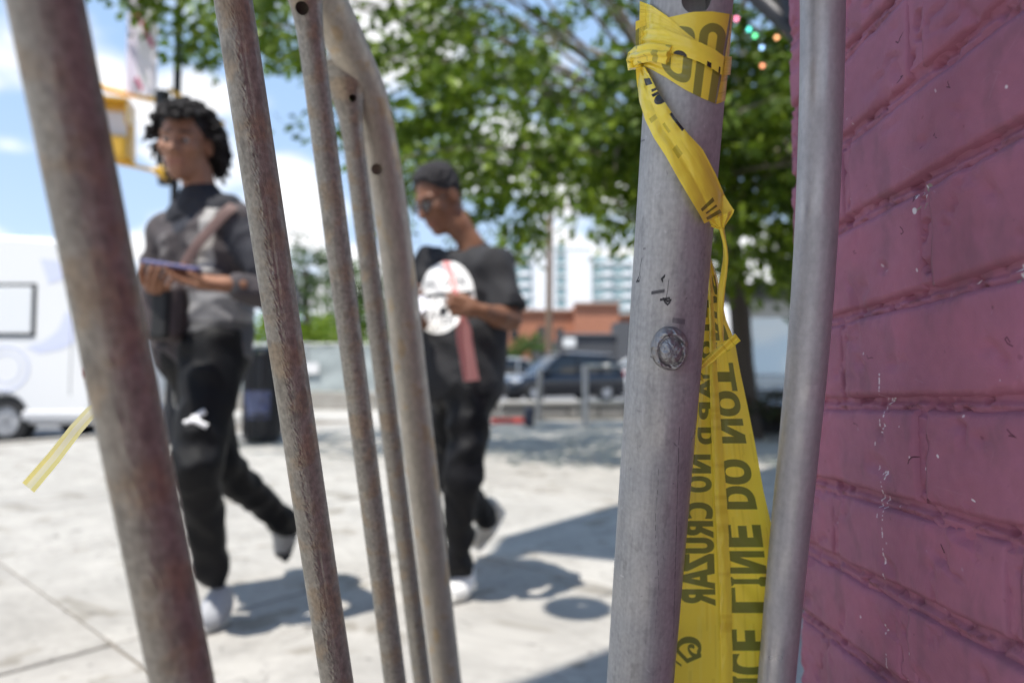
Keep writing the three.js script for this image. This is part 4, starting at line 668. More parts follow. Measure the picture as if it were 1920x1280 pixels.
  // the phone and the bag are things of their own
  const ph = mesh('phone', (() => { const g = rbox(0.078, 0.158, 0.011, 0.005, 0, 0, 0, 4); const B = basis(V(0.16, 0.97, 0.12), V(-1, 0.16, 0.25)); g.applyQuaternion(B.q); const p = J(322, 497, 2.06); return g.translate(p.x, p.y, p.z); })(), phys(0.085, 0.085, 0.22, 0.4, { clearcoat: 0.3 }));
  tag(ph, 'blue phone held in the hand of the person in the sweater', 'phone');
  const bagC = J(303, 585, 2.22), bag = thing('shoulder_bag', 'dark brown shoulder bag on the hip of the person holding the blue phone', 'bag', bagC.clone());
  const Bb = basis(V(-0.3, 0.05, 0.95), V(0, 1, 0));
  part('pouch', (() => { const g = new RoundedBoxGeometry(0.16, 0.19, 0.075, 8, 0.034), p = g.attributes.position; for (let i = 0; i < p.count; i++) { const v = V().fromBufferAttribute(p, i), s = 0.006 * fbm(v.x * 18, v.y * 18, v.z * 18, 3); p.setXYZ(i, v.x + s, v.y, v.z + s); } g.computeVertexNormals(); g.applyQuaternion(Bb.q); return g.translate(bagC.x, bagC.y, bagC.z); })(), std(0.055, 0.04, 0.042, 0.7), bag);
  part('flap', (() => { const g = new RoundedBoxGeometry(0.065, 0.165, 0.03, 5, 0.014); g.translate(0.035, -0.01, 0.038); g.applyQuaternion(Bb.q); return g.translate(bagC.x, bagC.y, bagC.z); })(), std(0.008, 0.008, 0.009, 0.7), bag);
  const swF = field([...torso(0.012), cap(shL, elL, 0.058, 0.052)]);
  const strapPts = [[438, 384], [428, 393], [412, 408], [392, 432], [372, 455], [352, 485], [334, 520], [318, 548]];
  const sp = strapPts.map(([x, y], i) => { const a = J(x, y, 2.0), dir = a.clone().sub(V(0, 0.85, 0)).normalize(); const q = onSkin(swF, a, dir, 0.016); return q.distanceTo(a) > 0.55 ? J(x, y, 2.27) : q; });
  part('strap', (() => { const c = new THREE.CatmullRomCurve3(sp); return sheet(4, 60, (u, v) => { const p = c.getPointAt(v), T = c.getTangentAt(v), n = T.clone().cross(V(-0.1, 0, 1)).normalize(); return p.clone().addScaledVector(n, (u - 0.5) * 0.036).addScaledVector(face, 0.003 * Math.sin(u * Math.PI)); }); })(), phys(0.16, 0.10, 0.09, 0.75, { side: THREE.DoubleSide }), bag);
}

// ---- the person looking down, holding a red strip
{
  const J = at, skinC = [0.21, 0.10, 0.06];
  const o = J(824, 374, 2.64), Bh = basis(V(-0.64, -0.50, 0.58), V(-0.25, 1, 0.2)), face = V(-0.52, 0, 0.85), side = V(0.85, 0, 0.52);
  const neck0 = J(886, 462, 2.66), neck1 = J(858, 420, 2.65), chest = J(872, 535, 2.65), belly = J(870, 625, 2.63), pelvis = J(868, 710, 2.63);
  const shR = J(806, 492, 2.75), shL = J(930, 496, 2.55), elL = J(958, 600, 2.48), wrL = J(893, 580, 2.33), elR = J(772, 600, 2.72), wrR = J(786, 600, 2.50);
  const hipL = J(890, 690, 2.58), hipR = J(846, 690, 2.70), knL = J(868, 892, 2.5), anL = J(858, 1062, 2.6), knR = J(846, 894, 2.83), anR = J(912, 972, 3.12);
  const base = anL.clone().setY(0), t = thing('person', 'person with glasses in a black t-shirt looking down and holding a red strip', 'person', base);
  const ss = (p, s, f = 0) => p.clone().addScaledVector(side, s).addScaledVector(face, f);
  const torso = (e) => [cap(ss(chest, -0.07), ss(belly, -0.055), 0.088 + e, 0.084 + e, 0.06), cap(ss(chest, 0.07), ss(belly, 0.055), 0.088 + e, 0.084 + e, 0.06), cap(ss(belly, -0.055), ss(pelvis, -0.06), 0.084 + e, 0.098 + e, 0.06), cap(ss(belly, 0.055), ss(pelvis, 0.06), 0.084 + e, 0.098 + e, 0.06), cap(shR, shL, 0.046 + e, 0.046 + e, 0.06), cap(neck0.clone().add(V(0, -0.02, 0)), ss(chest, 0, -0.02), 0.05 + e, 0.085 + e, 0.05)];
  const handL = handBones(wrL, V(-0.9, 0.12, 0.22), V(-0.25, 0.05, -1), V(-0.1, 1, 0.1), [1.35, 1.5, 0.9], 0.0, 0.8, 0.35), handR = handBones(wrR, V(-0.25, 0.35, 0.7), V(0.5, 0.3, -0.4), V(-0.2, 1, -0.2), [0.7, 0.7, 0.5]);
  const hb = [...headBones(o, Bh), cap(neck1, local(o, Bh, 0, -0.035, -0.03), 0.045, 0.047, 0.03), cap(neck0, neck1, 0.05, 0.045, 0.03)];
  mesh('body', mergeKeep([
    skinOf([...torso(-0.02), cap(shR, elR, 0.042, 0.034), cap(elR, wrR, 0.034, 0.024), cap(shL, elL, 0.043, 0.037), cap(elL, elL.clone().lerp(wrL, 0.35), 0.037, 0.037, 0.02), cap(elL.clone().lerp(wrL, 0.35), wrL, 0.037, 0.025, 0.02), cap(neck0, neck1, 0.05, 0.045, 0.04), cap(hipL, knL, 0.075, 0.05, 0.05), cap(knL, anL, 0.05, 0.035, 0.05), cap(hipR, knR, 0.075, 0.05, 0.05), cap(knR, anR, 0.05, 0.035, 0.05)], 0.012, null, flat(0.19, 0.088, 0.05)),
    skinOf(hb, 0.005, null, headColor(o, Bh, skinC, [0.24, 0.085, 0.075])), skinOf(handL, 0.004, null, flat(0.19, 0.088, 0.05)), skinOf(handR, 0.004, null, flat(0.19, 0.088, 0.05))]).translate(-base.x, 0, -base.z), skinMat(), t);
  for (const s of [-1, 1]) { const p = local(o, Bh, s * 0.031, 0.002, 0.0715); part('eye', new THREE.SphereGeometry(0.0125, 16, 12).translate(p.x, p.y, p.z), std(0.3, 0.28, 0.26, 0.25), t); }
  // glasses
  {
    const gl = new THREE.Group(); gl.name = 'glasses'; t.add(gl); const rim = [], lens = [];
    for (const s of [-1, 1]) { const r = new THREE.TorusGeometry(0.024, 0.0022, 8, 28).scale(1, 0.8, 1); r.applyQuaternion(Bh.q); const p = local(o, Bh, s * 0.031, 0.002, 0.1); rim.push(r.translate(p.x, p.y, p.z)); const l = new THREE.CircleGeometry(0.0235, 24).scale(1, 0.8, 1); l.applyQuaternion(Bh.q); lens.push(l.translate(p.x, p.y, p.z)); rim.push(bar(local(o, Bh, s * 0.055, 0.006, 0.098), local(o, Bh, s * 0.079, 0.01, -0.01), 0.002)); }
    rim.push(bar(local(o, Bh, -0.008, 0.004, 0.104), local(o, Bh, 0.008, 0.004, 0.104), 0.002));
    part('rim', merge(rim), M.black, gl); part('lens', merge(lens), phys(0.35, 0.36, 0.4, 0.05, { transmission: 0.85, side: THREE.DoubleSide }), gl);
  }
  const sC = local(o, Bh, 0, 0.045, -0.022);
  part('hair', skinOf([ell(sC, [0.0795, 0.087, 0.088], Bh.q, 0.02), ell(local(o, Bh, 0, 0.092, -0.012), [0.068, 0.042, 0.068], Bh.q, 0.05)], 0.005, (x, y, z) => 0.013 * fbm(x * 50, y * 50, z * 50, 4), null, (x, y, z) => { const q = V(x, y, z).sub(o), Y = q.dot(Bh.y), Z = q.dot(Bh.z); return Math.max(Z - 0.05 - 0.45 * (Y - 0.075), 0.0 - Y + (Z > -0.02 ? 0.012 + (Z + 0.02) * 0.55 : -0.03)); }), std(0.045, 0.042, 0.046, 0.95, { bumpMap: rep(grain, 6, 6), bumpScale: 0.004 }), t);
  // shirt with its round print, laid on the front in the shirt's own measure
  const shirtT = [...torso(0.006), cap(ss(belly, -0.055), ss(pelvis, -0.066), 0.092, 0.104, 0.06), cap(ss(belly, 0.055), ss(pelvis, 0.05), 0.092, 0.104, 0.06)];
  const shirtS = [cap(shL, shL.clone().lerp(elL, 0.95), 0.056, 0.062, 0.05), cap(shR, shR.clone().lerp(elR, 0.9), 0.056, 0.06, 0.05)];
  const hem = pelvis.y - 0.092, sleeve = (a, b, k) => { const d = b.clone().sub(a).normalize(), e = a.clone().lerp(b, k); return (p) => p.clone().sub(e).dot(d); }, slL = sleeve(shL, elL, 0.82), slR = sleeve(shR, elR, 0.78);
  const fT = field(shirtT), fS = field(shirtS), fold = foldsIn(0.013, 8, 7, 21, (x, y, z) => 0.010 * noise((x * 1.2 + y) * 10, 3, z * 6)), collarC = neck0.clone().add(V(-0.02, 0.035, 0.03)), midC = chest;
  const sdfS = (x, y, z) => { const p = V(x, y, z), a = Math.max(fT(x, y, z), hem + 0.01 * noise(x * 9, 1, z * 9) - y), left = p.clone().sub(midC).dot(side) > 0, b = Math.max(fS(x, y, z), left ? slL(p) : slR(p)), h = clamp(0.5 + 0.5 * (a - b) / 0.04); let d = lerp(a, b, h) - 0.04 * h * (1 - h); if (Math.abs(d) < 0.045) d += fold(x, y, z); return Math.max(d, 0.075 - p.distanceTo(collarC)); };
  const [bLo, bHi] = boundsOf([...shirtT, ...shirtS], 0.03), sh = skin(sdfS, bLo, bHi, 0.008, flat(0.017, 0.017, 0.02, 0.1));
  {
    const print = canvasTex(1024, 1024, (c, w, h) => {
      c.clearRect(0, 0, w, h); c.fillStyle = '#efefed'; c.beginPath(); c.arc(512, 512, 400, 0, 7); c.fill();
      c.fillStyle = '#55555a'; c.textAlign = 'center'; c.font = 'bold 120px sans-serif'; c.fillText('HIL   OWN', 512, 400);
      c.fillStyle = '#1e1e22'; c.fillRect(130, 462, 764, 44); c.fillRect(826, 470, 34, 140); c.fillRect(150, 620, 460, 96); c.fillStyle = '#f1f1ef'; for (const x of [200, 330, 430]) c.fillRect(x, 612, 64, 110);
      c.fillStyle = '#2c2c30'; for (const x of [190, 300, 410, 520]) { c.fillRect(x, 520, 26, 86); } c.fillStyle = '#55555c'; c.font = 'bold 140px sans-serif'; c.fillText('BETTER', 480, 810); c.font = 'bold 62px sans-serif'; c.fillText('L  A  F', 480, 880);
    });
    print.wrapS = print.wrapT = THREE.ClampToEdgeWrapping;
    const RR = 0.1385, ctr = J(840, 559, 2.6), p = sh.attributes.position, n = sh.attributes.normal, ix = sh.index.array, pos = [], uv = [], nor = [];
    for (let i = 0; i < ix.length; i += 3) {
      let ok = true; const q3 = []; for (let k = 0; k < 3; k++) { const j = ix[i + k], q = V().fromBufferAttribute(p, j).sub(ctr), u = q.dot(side) / (2 * RR) * 0.78 + 0.5, v = q.y / (2 * RR) * 0.78 + 0.5, f = n.getX(j) * face.x + n.getZ(j) * face.z; if (f < 0.1 || Math.hypot(u - 0.5, v - 0.5) > 0.45) ok = false; q3.push([j, u, v]); }
      if (ok) for (const [j, u, v] of q3) { pos.push(p.getX(j) + n.getX(j) * 0.0015, p.getY(j) + n.getY(j) * 0.0015, p.getZ(j) + n.getZ(j) * 0.0015); nor.push(n.getX(j), n.getY(j), n.getZ(j)); uv.push(u, v); }
    }
    const pg = new THREE.BufferGeometry(); pg.setAttribute('position', new THREE.Float32BufferAttribute(pos, 3)); pg.setAttribute('normal', new THREE.Float32BufferAttribute(nor, 3)); pg.setAttribute('uv', new THREE.Float32BufferAttribute(uv, 2));
    const st = part('t_shirt', sh, cloth({ sheen: 0.15, roughness: 0.85 }), t); pg.translate(-t.position.x, -t.position.y, -t.position.z);
    mesh('round_print', pg, phys(1, 1, 1, 0.85, { map: print, alphaTest: 0.5, side: THREE.DoubleSide }), st);
  }
  part('trousers', skinOf([cap(ss(pelvis, -0.06).add(V(0, -0.02, 0)), ss(pelvis, 0.06).add(V(0, -0.02, 0)), 0.1, 0.1, 0.06), cap(hipL, knL, 0.088, 0.062, 0.03), cap(knL, anL.clone().lerp(knL, 0.06), 0.062, 0.048, 0.03), cap(anL.clone().lerp(knL, 0.06), anL, 0.057, 0.056, 0.02), cap(hipR, knR, 0.088, 0.064, 0.03), cap(knR, anR, 0.062, 0.048, 0.03)], 0.009, foldsIn(0.014, 10, 9, 33), (x, y, z) => { const n = 1 + 0.2 * fbm(x * 12, y * 12, z * 12, 2); return [0.006 * n, 0.006 * n, 0.0075 * n]; }), cloth({ roughness: 0.6, sheen: 0, specularIntensity: 0.4 }), t);
  const sL = shoeBones(J(875, 1092, 2.66).setY(0.004), J(842, 1128, 2.5).setY(0.004), V(0, 1, 0));
  const sR = shoeBones(J(944, 958, 3.2), J(898, 1034, 3.1), V(-0.75, 0.42, 0.62));
  for (const [s, c] of [[sL, [0.72, 0.71, 0.69]], [sR, [0.5, 0.46, 0.39]]]) { const q = part('shoe', skinOf(s.upper, 0.006, (x, y, z) => 0.003 * fbm(x * 40, y * 40, z * 40, 2), flat(...c)), cloth({ roughness: 0.6, sheen: 0 }), t); const so = skinOf(s.sole, 0.006, null, null, s.clip); so.translate(-base.x, 0, -base.z); mesh('sole', so, std(0.6, 0.58, 0.53, 0.7), q); }
  // what the hands hold
  const rs = [[836, 490, 2.44], [845, 515, 2.37], [853, 545, 2.325], [862, 575, 2.318], [868, 598, 2.33], [871, 640, 2.36], [878, 680, 2.38], [884, 714, 2.40]];
  const red = mesh('red_strip', sheet(12, 90, (u, v) => { const c = polyAt(rs, v), w = lerp(lerp(13, 9, sstep(0, 0.4, v)), 29, sstep(0.52, 0.66, v)), n = u - 0.5; return at(c[0] + n * w, c[1] - n * w * 0.12, c[2] + 0.010 * Math.sin(u * Math.PI) * sstep(0.5, 0.8, v) + 0.004 * Math.sin(u * 9 + v * 6)); }), phys(0.78, 0.30, 0.28, 0.3, { side: THREE.DoubleSide, transmission: 0.25, clearcoat: 0.8 }));
  tag(red, 'strip of red plastic tape in the fist of the person in the t-shirt', 'tape');
  const paper = mesh('paper_sheet', (() => { const g = sheet(10, 10, (u, v) => V((u - 0.5) * 0.09, (v - 0.5) * 0.14, 0.012 * Math.sin(u * 3))); const B = basis(V(0.35, 0.75, 0.55), V(-0.6, 0.5, -0.4)); g.applyQuaternion(B.q); const p = J(781, 562, 2.40); return g.translate(p.x, p.y, p.z); })(), std(0.72, 0.72, 0.76, 0.8, { side: THREE.DoubleSide }));
  tag(paper, 'folded white paper held in front of the round shirt print', 'paper');
}
// ---------------------------------------------------------------- trees
const leafGeo = (len, wid) => { const g = sheet(2, 3, (u, v) => { const w = wid * Math.sin(Math.PI * (0.12 + 0.86 * v)) * (1 - 0.25 * v); return V((u - 0.5) * 2 * w * 0.5, v * len, 0.18 * len * (v * v) + 0.18 * Math.abs(u - 0.5) * wid); }); return g; };
const leafMat = (r, g, b, tr = 0.3, ro = 0.75) => phys(r, g, b, ro, { side: THREE.DoubleSide, transmission: tr, specularIntensity: 0.35 });
// leaves set along twigs; spots: [{p, dir, n, reach}]
function foliage(name, parent, spots, geo, mats, scale, droop) {
  const sets = mats.map(() => []), m4 = new THREE.Matrix4(), q = new THREE.Quaternion(), d = V(), base = parent.position;
  for (const s of spots) for (let i = 0; i < s.n; i++) {
    const a = rnd(), side = rr(-1, 1), px = s.p.clone().addScaledVector(s.dir, s.reach * a).add(V(rr(-1, 1), rr(-0.55, 0.55) - droop * a * a, rr(-1, 1)).multiplyScalar(s.reach * 0.42));
    d.set(rr(-1, 1), rr(-0.75, 0.25), rr(-1, 1)).addScaledVector(s.dir, 0.7).normalize(); q.setFromUnitVectors(V(0, 1, 0), d); q.multiply(new THREE.Quaternion().setFromAxisAngle(V(0, 1, 0), rr(-1.1, 1.1)));
    const k = scale * rr(0.65, 1.25); m4.compose(px.sub(base), q, V(k, k, k)); sets[Math.floor(rnd() * mats.length)].push(m4.clone());
  }
  sets.forEach((list, i) => { const im = new THREE.InstancedMesh(geo, mats[i], list.length); list.forEach((m, k) => im.setMatrixAt(k, m)); im.name = name; im.userData.kind = 'stuff'; im.castShadow = im.receiveShadow = true; parent.add(im); });
}
// the big tree whose crown fills the top of the view
{
  seed = 4242;
  const foot = V(3.06, 0, -9), t = thing('broadleaf_tree', 'large leafy green tree whose crown fills the top of the view', 'tree', foot);
  const top = V(2.7, 3.0, -8.7), limbs = [];
  const trunk = pipe([V(3.12, -0.05, -9), V(3.06, 0.9, -9), V(2.95, 2.1, -8.95), top], 0.13, { step: 0.06, radial: 20, shape: (a, s) => 0.03 * fbm(a * 2, s * 3, 1, 3) + 0.08 * Math.exp(-s * 4) });
  part('trunk', trunk, M.bark, t);
  const lobes = [[1.5, 5.1, -8.2, 4.5, 2.9, 2.9, 10], [-2.9, 5.4, -7.2, 1.4, 0.9, 1.5, 1.6], [2.6, 3.1, -7.2, 1.5, 1.25, 1.6, 2.6], [0.4, 3.4, -7.0, 1.6, 0.9, 1.4, 1.8], [3.6, 4.2, -6.6, 2.0, 2.0, 1.6, 2.4]];
  const tot = lobes.reduce((a, l) => a + l[6], 0), spots = [];
  while (spots.length < 1150) {
    let k = rnd() * tot, L = lobes[0]; for (const l of lobes) { if ((k -= l[6]) < 0) { L = l; break; } }
    const d = V(rr(-1, 1), rr(-1, 1), rr(-1, 1)); if (d.length() > 1) continue; const r = Math.pow(d.length(), 0.45) * rr(0.72, 1.04); d.normalize();
    const p = V(L[0] + d.x * L[3] * r, L[1] + d.y * L[4] * r, L[2] + d.z * L[5] * r); if (p.y < 1.75) continue;
    const gap = fbm(p.x * 0.75, p.y * 0.9, p.z * 0.75, 3); if (gap < -0.05) continue;
    const dir = V(d.x, d.y * 0.35 - 0.25, d.z).normalize(); spots.push({ p, dir, n: 20 + Math.floor(rnd() * 16), reach: rr(0.35, 0.62) });
  }
  // limbs run out from the trunk towards the twigs
  for (let i = 0; i < 120; i++) { const s = spots[Math.floor(rnd() * spots.length)], m = top.clone().lerp(s.p, 0.45).add(V(rr(-0.3, 0.3), rr(0.2, 0.7), rr(-0.3, 0.3))), r0 = i < 9 ? 0.07 : 0.028, start = i < 9 ? top.clone().add(V(0, -rr(0, 0.7), 0)) : top.clone().lerp(s.p, rr(0.15, 0.4)).add(V(0, 0.35, 0)); const c = new THREE.CatmullRomCurve3([start, m, s.p, s.p.clone().addScaledVector(s.dir, s.reach)]), g = new THREE.TubeGeometry(c, 14, 1, 6, false), p = g.attributes.position, n = g.attributes.normal; for (let k = 0; k < p.count; k++) { const f = Math.floor(k / 7) / 14, r = lerp(r0, 0.008, f); p.setXYZ(k, p.getX(k) + n.getX(k) * (r - 1), p.getY(k) + n.getY(k) * (r - 1), p.getZ(k) + n.getZ(k) * (r - 1)); } limbs.push(g); }
  part('limbs', merge(limbs), std(0.24, 0.20, 0.17, 0.9), t);
  foliage('crown', t, spots, leafGeo(0.12, 0.085), [leafMat(0.13, 0.21, 0.014, 0.5), leafMat(0.075, 0.13, 0.012, 0.45), leafMat(0.25, 0.35, 0.03, 0.5, 0.4)], 1, 0.35);
}
function smallTree(name, label, foot, height, lobes, cols, count, leaf, group) {
  const t = thing(name, label, 'tree', foot, group), spots = [];
  part('trunk', pipe([foot.clone(), foot.clone().add(V(0.1, height * 0.3, 0)), foot.clone().add(V(0, height * 0.75, 0))], height * 0.022, { step: 0.3, radial: 10 }), M.bark, t);
  while (spots.length < count) { const L = lobes[Math.floor(rnd() * lobes.length)], d = V(rr(-1, 1), rr(-1, 1), rr(-1, 1)); if (d.length() > 1) continue; const r = Math.pow(d.length(), 0.4); d.normalize(); const p = V(foot.x + L[0] + d.x * L[3] * r, foot.y + L[1] + d.y * L[4] * r, foot.z + L[2] + d.z * L[5] * r); if (fbm(p.x * 0.5, p.y * 0.5, p.z * 0.5, 2) < -0.12) continue; spots.push({ p, dir: d, n: 26, reach: leaf * 4 }); }
  foliage('crown', t, spots, leafGeo(leaf, leaf * 0.7), cols.map((c) => leafMat(...c)), 1, 0.2);
}
{
  seed = 99; const P = (px, d) => V((px - 960) / 1280 * d, 0, -d);
  smallTree('bushy_tree', 'bright yellow green bushy tree behind the grey fence', P(575, 20), 3.4, [[0, 1.9, 0, 1.1, 0.9, 1], [-0.7, 1.5, 0, 0.9, 0.8, 0.9], [0.6, 1.4, 0.2, 0.9, 0.8, 0.8], [0.1, 2.5, 0, 0.7, 0.5, 0.6]], [[0.26, 0.36, 0.03, 0.45], [0.17, 0.27, 0.025, 0.4]], 260, 0.12);
  smallTree('bushy_tree', 'dark green tree behind the grey fence, right of the yellow green one', P(672, 22), 5, [[0, 2.7, 0, 1.0, 1.4, 1], [-0.4, 1.6, 0, 0.9, 0.9, 0.9], [0.7, 2.0, 0, 0.8, 1.2, 0.8], [1.5, 1.6, 0.3, 0.8, 0.8, 0.8]], [[0.08, 0.15, 0.03, 0.35], [0.12, 0.20, 0.035, 0.35]], 330, 0.12);
  smallTree('thin_tree', 'tall thin pale green tree far behind the yellow green one', P(570, 34), 8, [[0.4, 5.6, 0, 1.5, 1.0, 1], [-0.5, 6.4, 0, 1.0, 0.8, 0.8], [0.9, 4.2, 0, 1.4, 1.0, 1]], [[0.10, 0.15, 0.06, 0.3]], 120, 0.2);
  smallTree('street_tree', 'small green tree in front of the orange brick building', P(996, 46), 4.2, [[0, 1.8, 0, 0.8, 1.1, 0.8], [-0.9, 1.4, 0.2, 0.8, 0.8, 0.8]], [[0.08, 0.14, 0.03, 0.3]], 90, 0.2);
  // low dark shrubs at the foot of the big tree
  const hg = thing('shrub_bed', 'dark shrubs below the glass shelter by the tree trunk', 'shrubs', V(3.6, 0, -8.6)); const sp = []; for (let i = 0; i < 110; i++) sp.push({ p: V(rr(2.75, 5.6), rr(0.1, 0.55), rr(-9.6, -8.5)), dir: V(rr(-1, 1), 0.6, rr(-1, 1)).normalize(), n: 30, reach: 0.2 });
  part('stems', merge(sp.slice(0, 50).map((s) => bar(V(s.p.x, 0, s.p.z), s.p, 0.008, 0.004, 5))), M.bark, hg); foliage('leaves', hg, sp, leafGeo(0.07, 0.05), [leafMat(0.025, 0.045, 0.015, 0.15), leafMat(0.05, 0.03, 0.02, 0.15)], 1, 0.1);
}

// ---------------------------------------------------------------- signal pole with banner
{
  const D = 8, x = (302 - 960) / 1280 * D, P = V(x, 0, -8.2);
  const Z = (px, py, d = D) => at(px, py, d);
  const pole = thing('signal_pole', 'slim black metal pole behind the head of the person with the phone', 'pole', P);
  part('shaft', bar(V(x, 0, -8.2), V(x + 0.02, 7, -8.2), 0.05, 0.042, 16), M.darkMetal, pole);
  part('base', new THREE.LatheGeometry([[0.16, 0], [0.16, 0.06], [0.11, 0.12], [0.09, 0.4], [0.055, 0.5]].map(([a, b]) => new THREE.Vector2(a, b)), 20).translate(x, 0, -8.2), M.darkMetal, pole);
  part('collar', bar(Z(304, 172), Z(305, 205), 0.085, 0.085, 16), M.darkMetal, pole); part('collar', bar(Z(308, 322), Z(309, 346), 0.08, 0.075, 16), M.darkMetal, pole);
  part('signal_arm', bar(Z(318, 168, 8.05), Z(420, 232, 8.0), 0.026, 0.024, 12), M.yellow, pole);
  const bn = thing('street_banner', 'white street banner with purple and pink marks hanging from the black pole', 'banner', Z(270, 60));
  const tex = canvasTex(256, 768, (c, w, h) => { c.fillStyle = '#e9e4ee'; c.fillRect(0, 0, w, h); c.fillStyle = '#d9d0e2'; c.fillRect(0, 0, w * 0.34, h); c.strokeStyle = '#b8476f'; c.lineWidth = 30; c.lineCap = 'round'; for (const [a, b, d, e] of [[0.35, 0.06, 0.75, 0.2], [0.3, 0.5, 0.6, 0.58], [0.55, 0.58, 0.82, 0.68], [0.36, 0.9, 0.5, 0.95]]) { c.beginPath(); c.moveTo(a * w, b * h); c.lineTo(d * w, e * h); c.stroke(); } c.fillStyle = '#8fae9b'; c.fillRect(0.55 * w, 0.33 * h, 40, 60); c.fillStyle = '#8a6aa8'; c.fillRect(0.3 * w, 0.38 * h, 46, 80); });
  const sh = new THREE.Shape([[-0.17, 1.15], [0.17, 1.15], [0.17, -0.72], [0.06, -0.78], [-0.17, -0.74]].map(([a, b]) => new THREE.Vector2(a, b))), bg = new THREE.ExtrudeGeometry(sh, { depth: 0.008, bevelEnabled: false }), u = bg.attributes.uv, p = bg.attributes.position; for (let i = 0; i < u.count; i++) u.setXY(i, p.getX(i) / 0.34 + 0.5, (p.getY(i) + 0.78) / 1.93);
  const bp = Z(267, 58); bg.rotateY(0.12); bg.translate(bp.x, bp.y, bp.z); part('cloth', bg, std(1, 1, 1, 0.8, { map: tex }), bn);
  part('rod', bar(V(bp.x - 0.18, bp.y + 1.1, bp.z), V(x, bp.y + 1.1, -8.2), 0.012, 0.012, 8), M.darkMetal, bn); part('rod', bar(V(bp.x - 0.18, bp.y - 0.70, bp.z - 0.01), V(x, bp.y - 0.70, -8.2), 0.012, 0.012, 8), M.darkMetal, bn);
  const sg = thing('pedestrian_signal', 'yellow pedestrian signal box on brackets at the left of the black pole', 'signal', Z(210, 245));
  const c0 = Z(207, 246, 7.95), B = basis(V(0.25, -0.1, 1), V(0, 1, 0)), tr = (g) => { g.applyQuaternion(B.q); return g.translate(c0.x, c0.y, c0.z); };
  part('housing', tr(rbox(0.46, 0.70, 0.22, 0.04, 0, 0, -0.06)), M.yellow, sg);
  part('face_plate', tr(rbox(0.38, 0.29, 0.02, 0.008, 0, 0.07, 0.056)), std(0.7, 0.67, 0.7, 0.5), sg);
  part('hood', tr(merge([box(0.46, 0.03, 0.2, 0, 0.33, 0.13), box(0.03, 0.26, 0.16, -0.215, 0.2, 0.11), box(0.03, 0.26, 0.16, 0.215, 0.2, 0.11)])), M.yellow, sg);
  part('lower_hood', tr(rbox(0.42, 0.27, 0.16, 0.05, 0, -0.20, 0.09)), M.yellow, sg);
  part('bracket', pipe([Z(180, 162), Z(230, 174), Z(304, 190)], 0.035, { step: 0.05, radial: 12 }), M.yellow, sg);
  part('bracket', pipe([Z(205, 302), Z(255, 312), Z(308, 324)], 0.024, { step: 0.05, radial: 12 }), M.yellow, sg);
  part('fitting', bar(Z(297, 318, 7.9), Z(318, 328, 7.9), 0.075, 0.075, 16), M.yellow, sg);
}

// ---------------------------------------------------------------- white van at the left
function wheel(parent, c, r, axis, w = 0.2) {
  const q = new THREE.Quaternion().setFromUnitVectors(V(0, 1, 0), axis), tyre = new THREE.LatheGeometry([[r * 0.6, -w / 2], [r * 0.93, -w / 2], [r, -w * 0.38], [r, w * 0.38], [r * 0.93, w / 2], [r * 0.6, w / 2]].map(([a, b]) => new THREE.Vector2(a, b)), 32).applyQuaternion(q).translate(c.x, c.y, c.z);
  const o = part('wheel', tyre, M.rubber, parent); const rim = merge([new THREE.CylinderGeometry(r * 0.6, r * 0.6, w * 0.7, 24), ...[0, 1, 2, 3, 4].map((i) => box(r * 0.14, w * 0.8, r * 0.55, 0, 0, r * 0.3).rotateY(i * 1.2566))]).applyQuaternion(q).translate(c.x, c.y, c.z);
  rim.translate(-parent.position.x, -parent.position.y, -parent.position.z); mesh('rim', rim, M.galv, o);
}
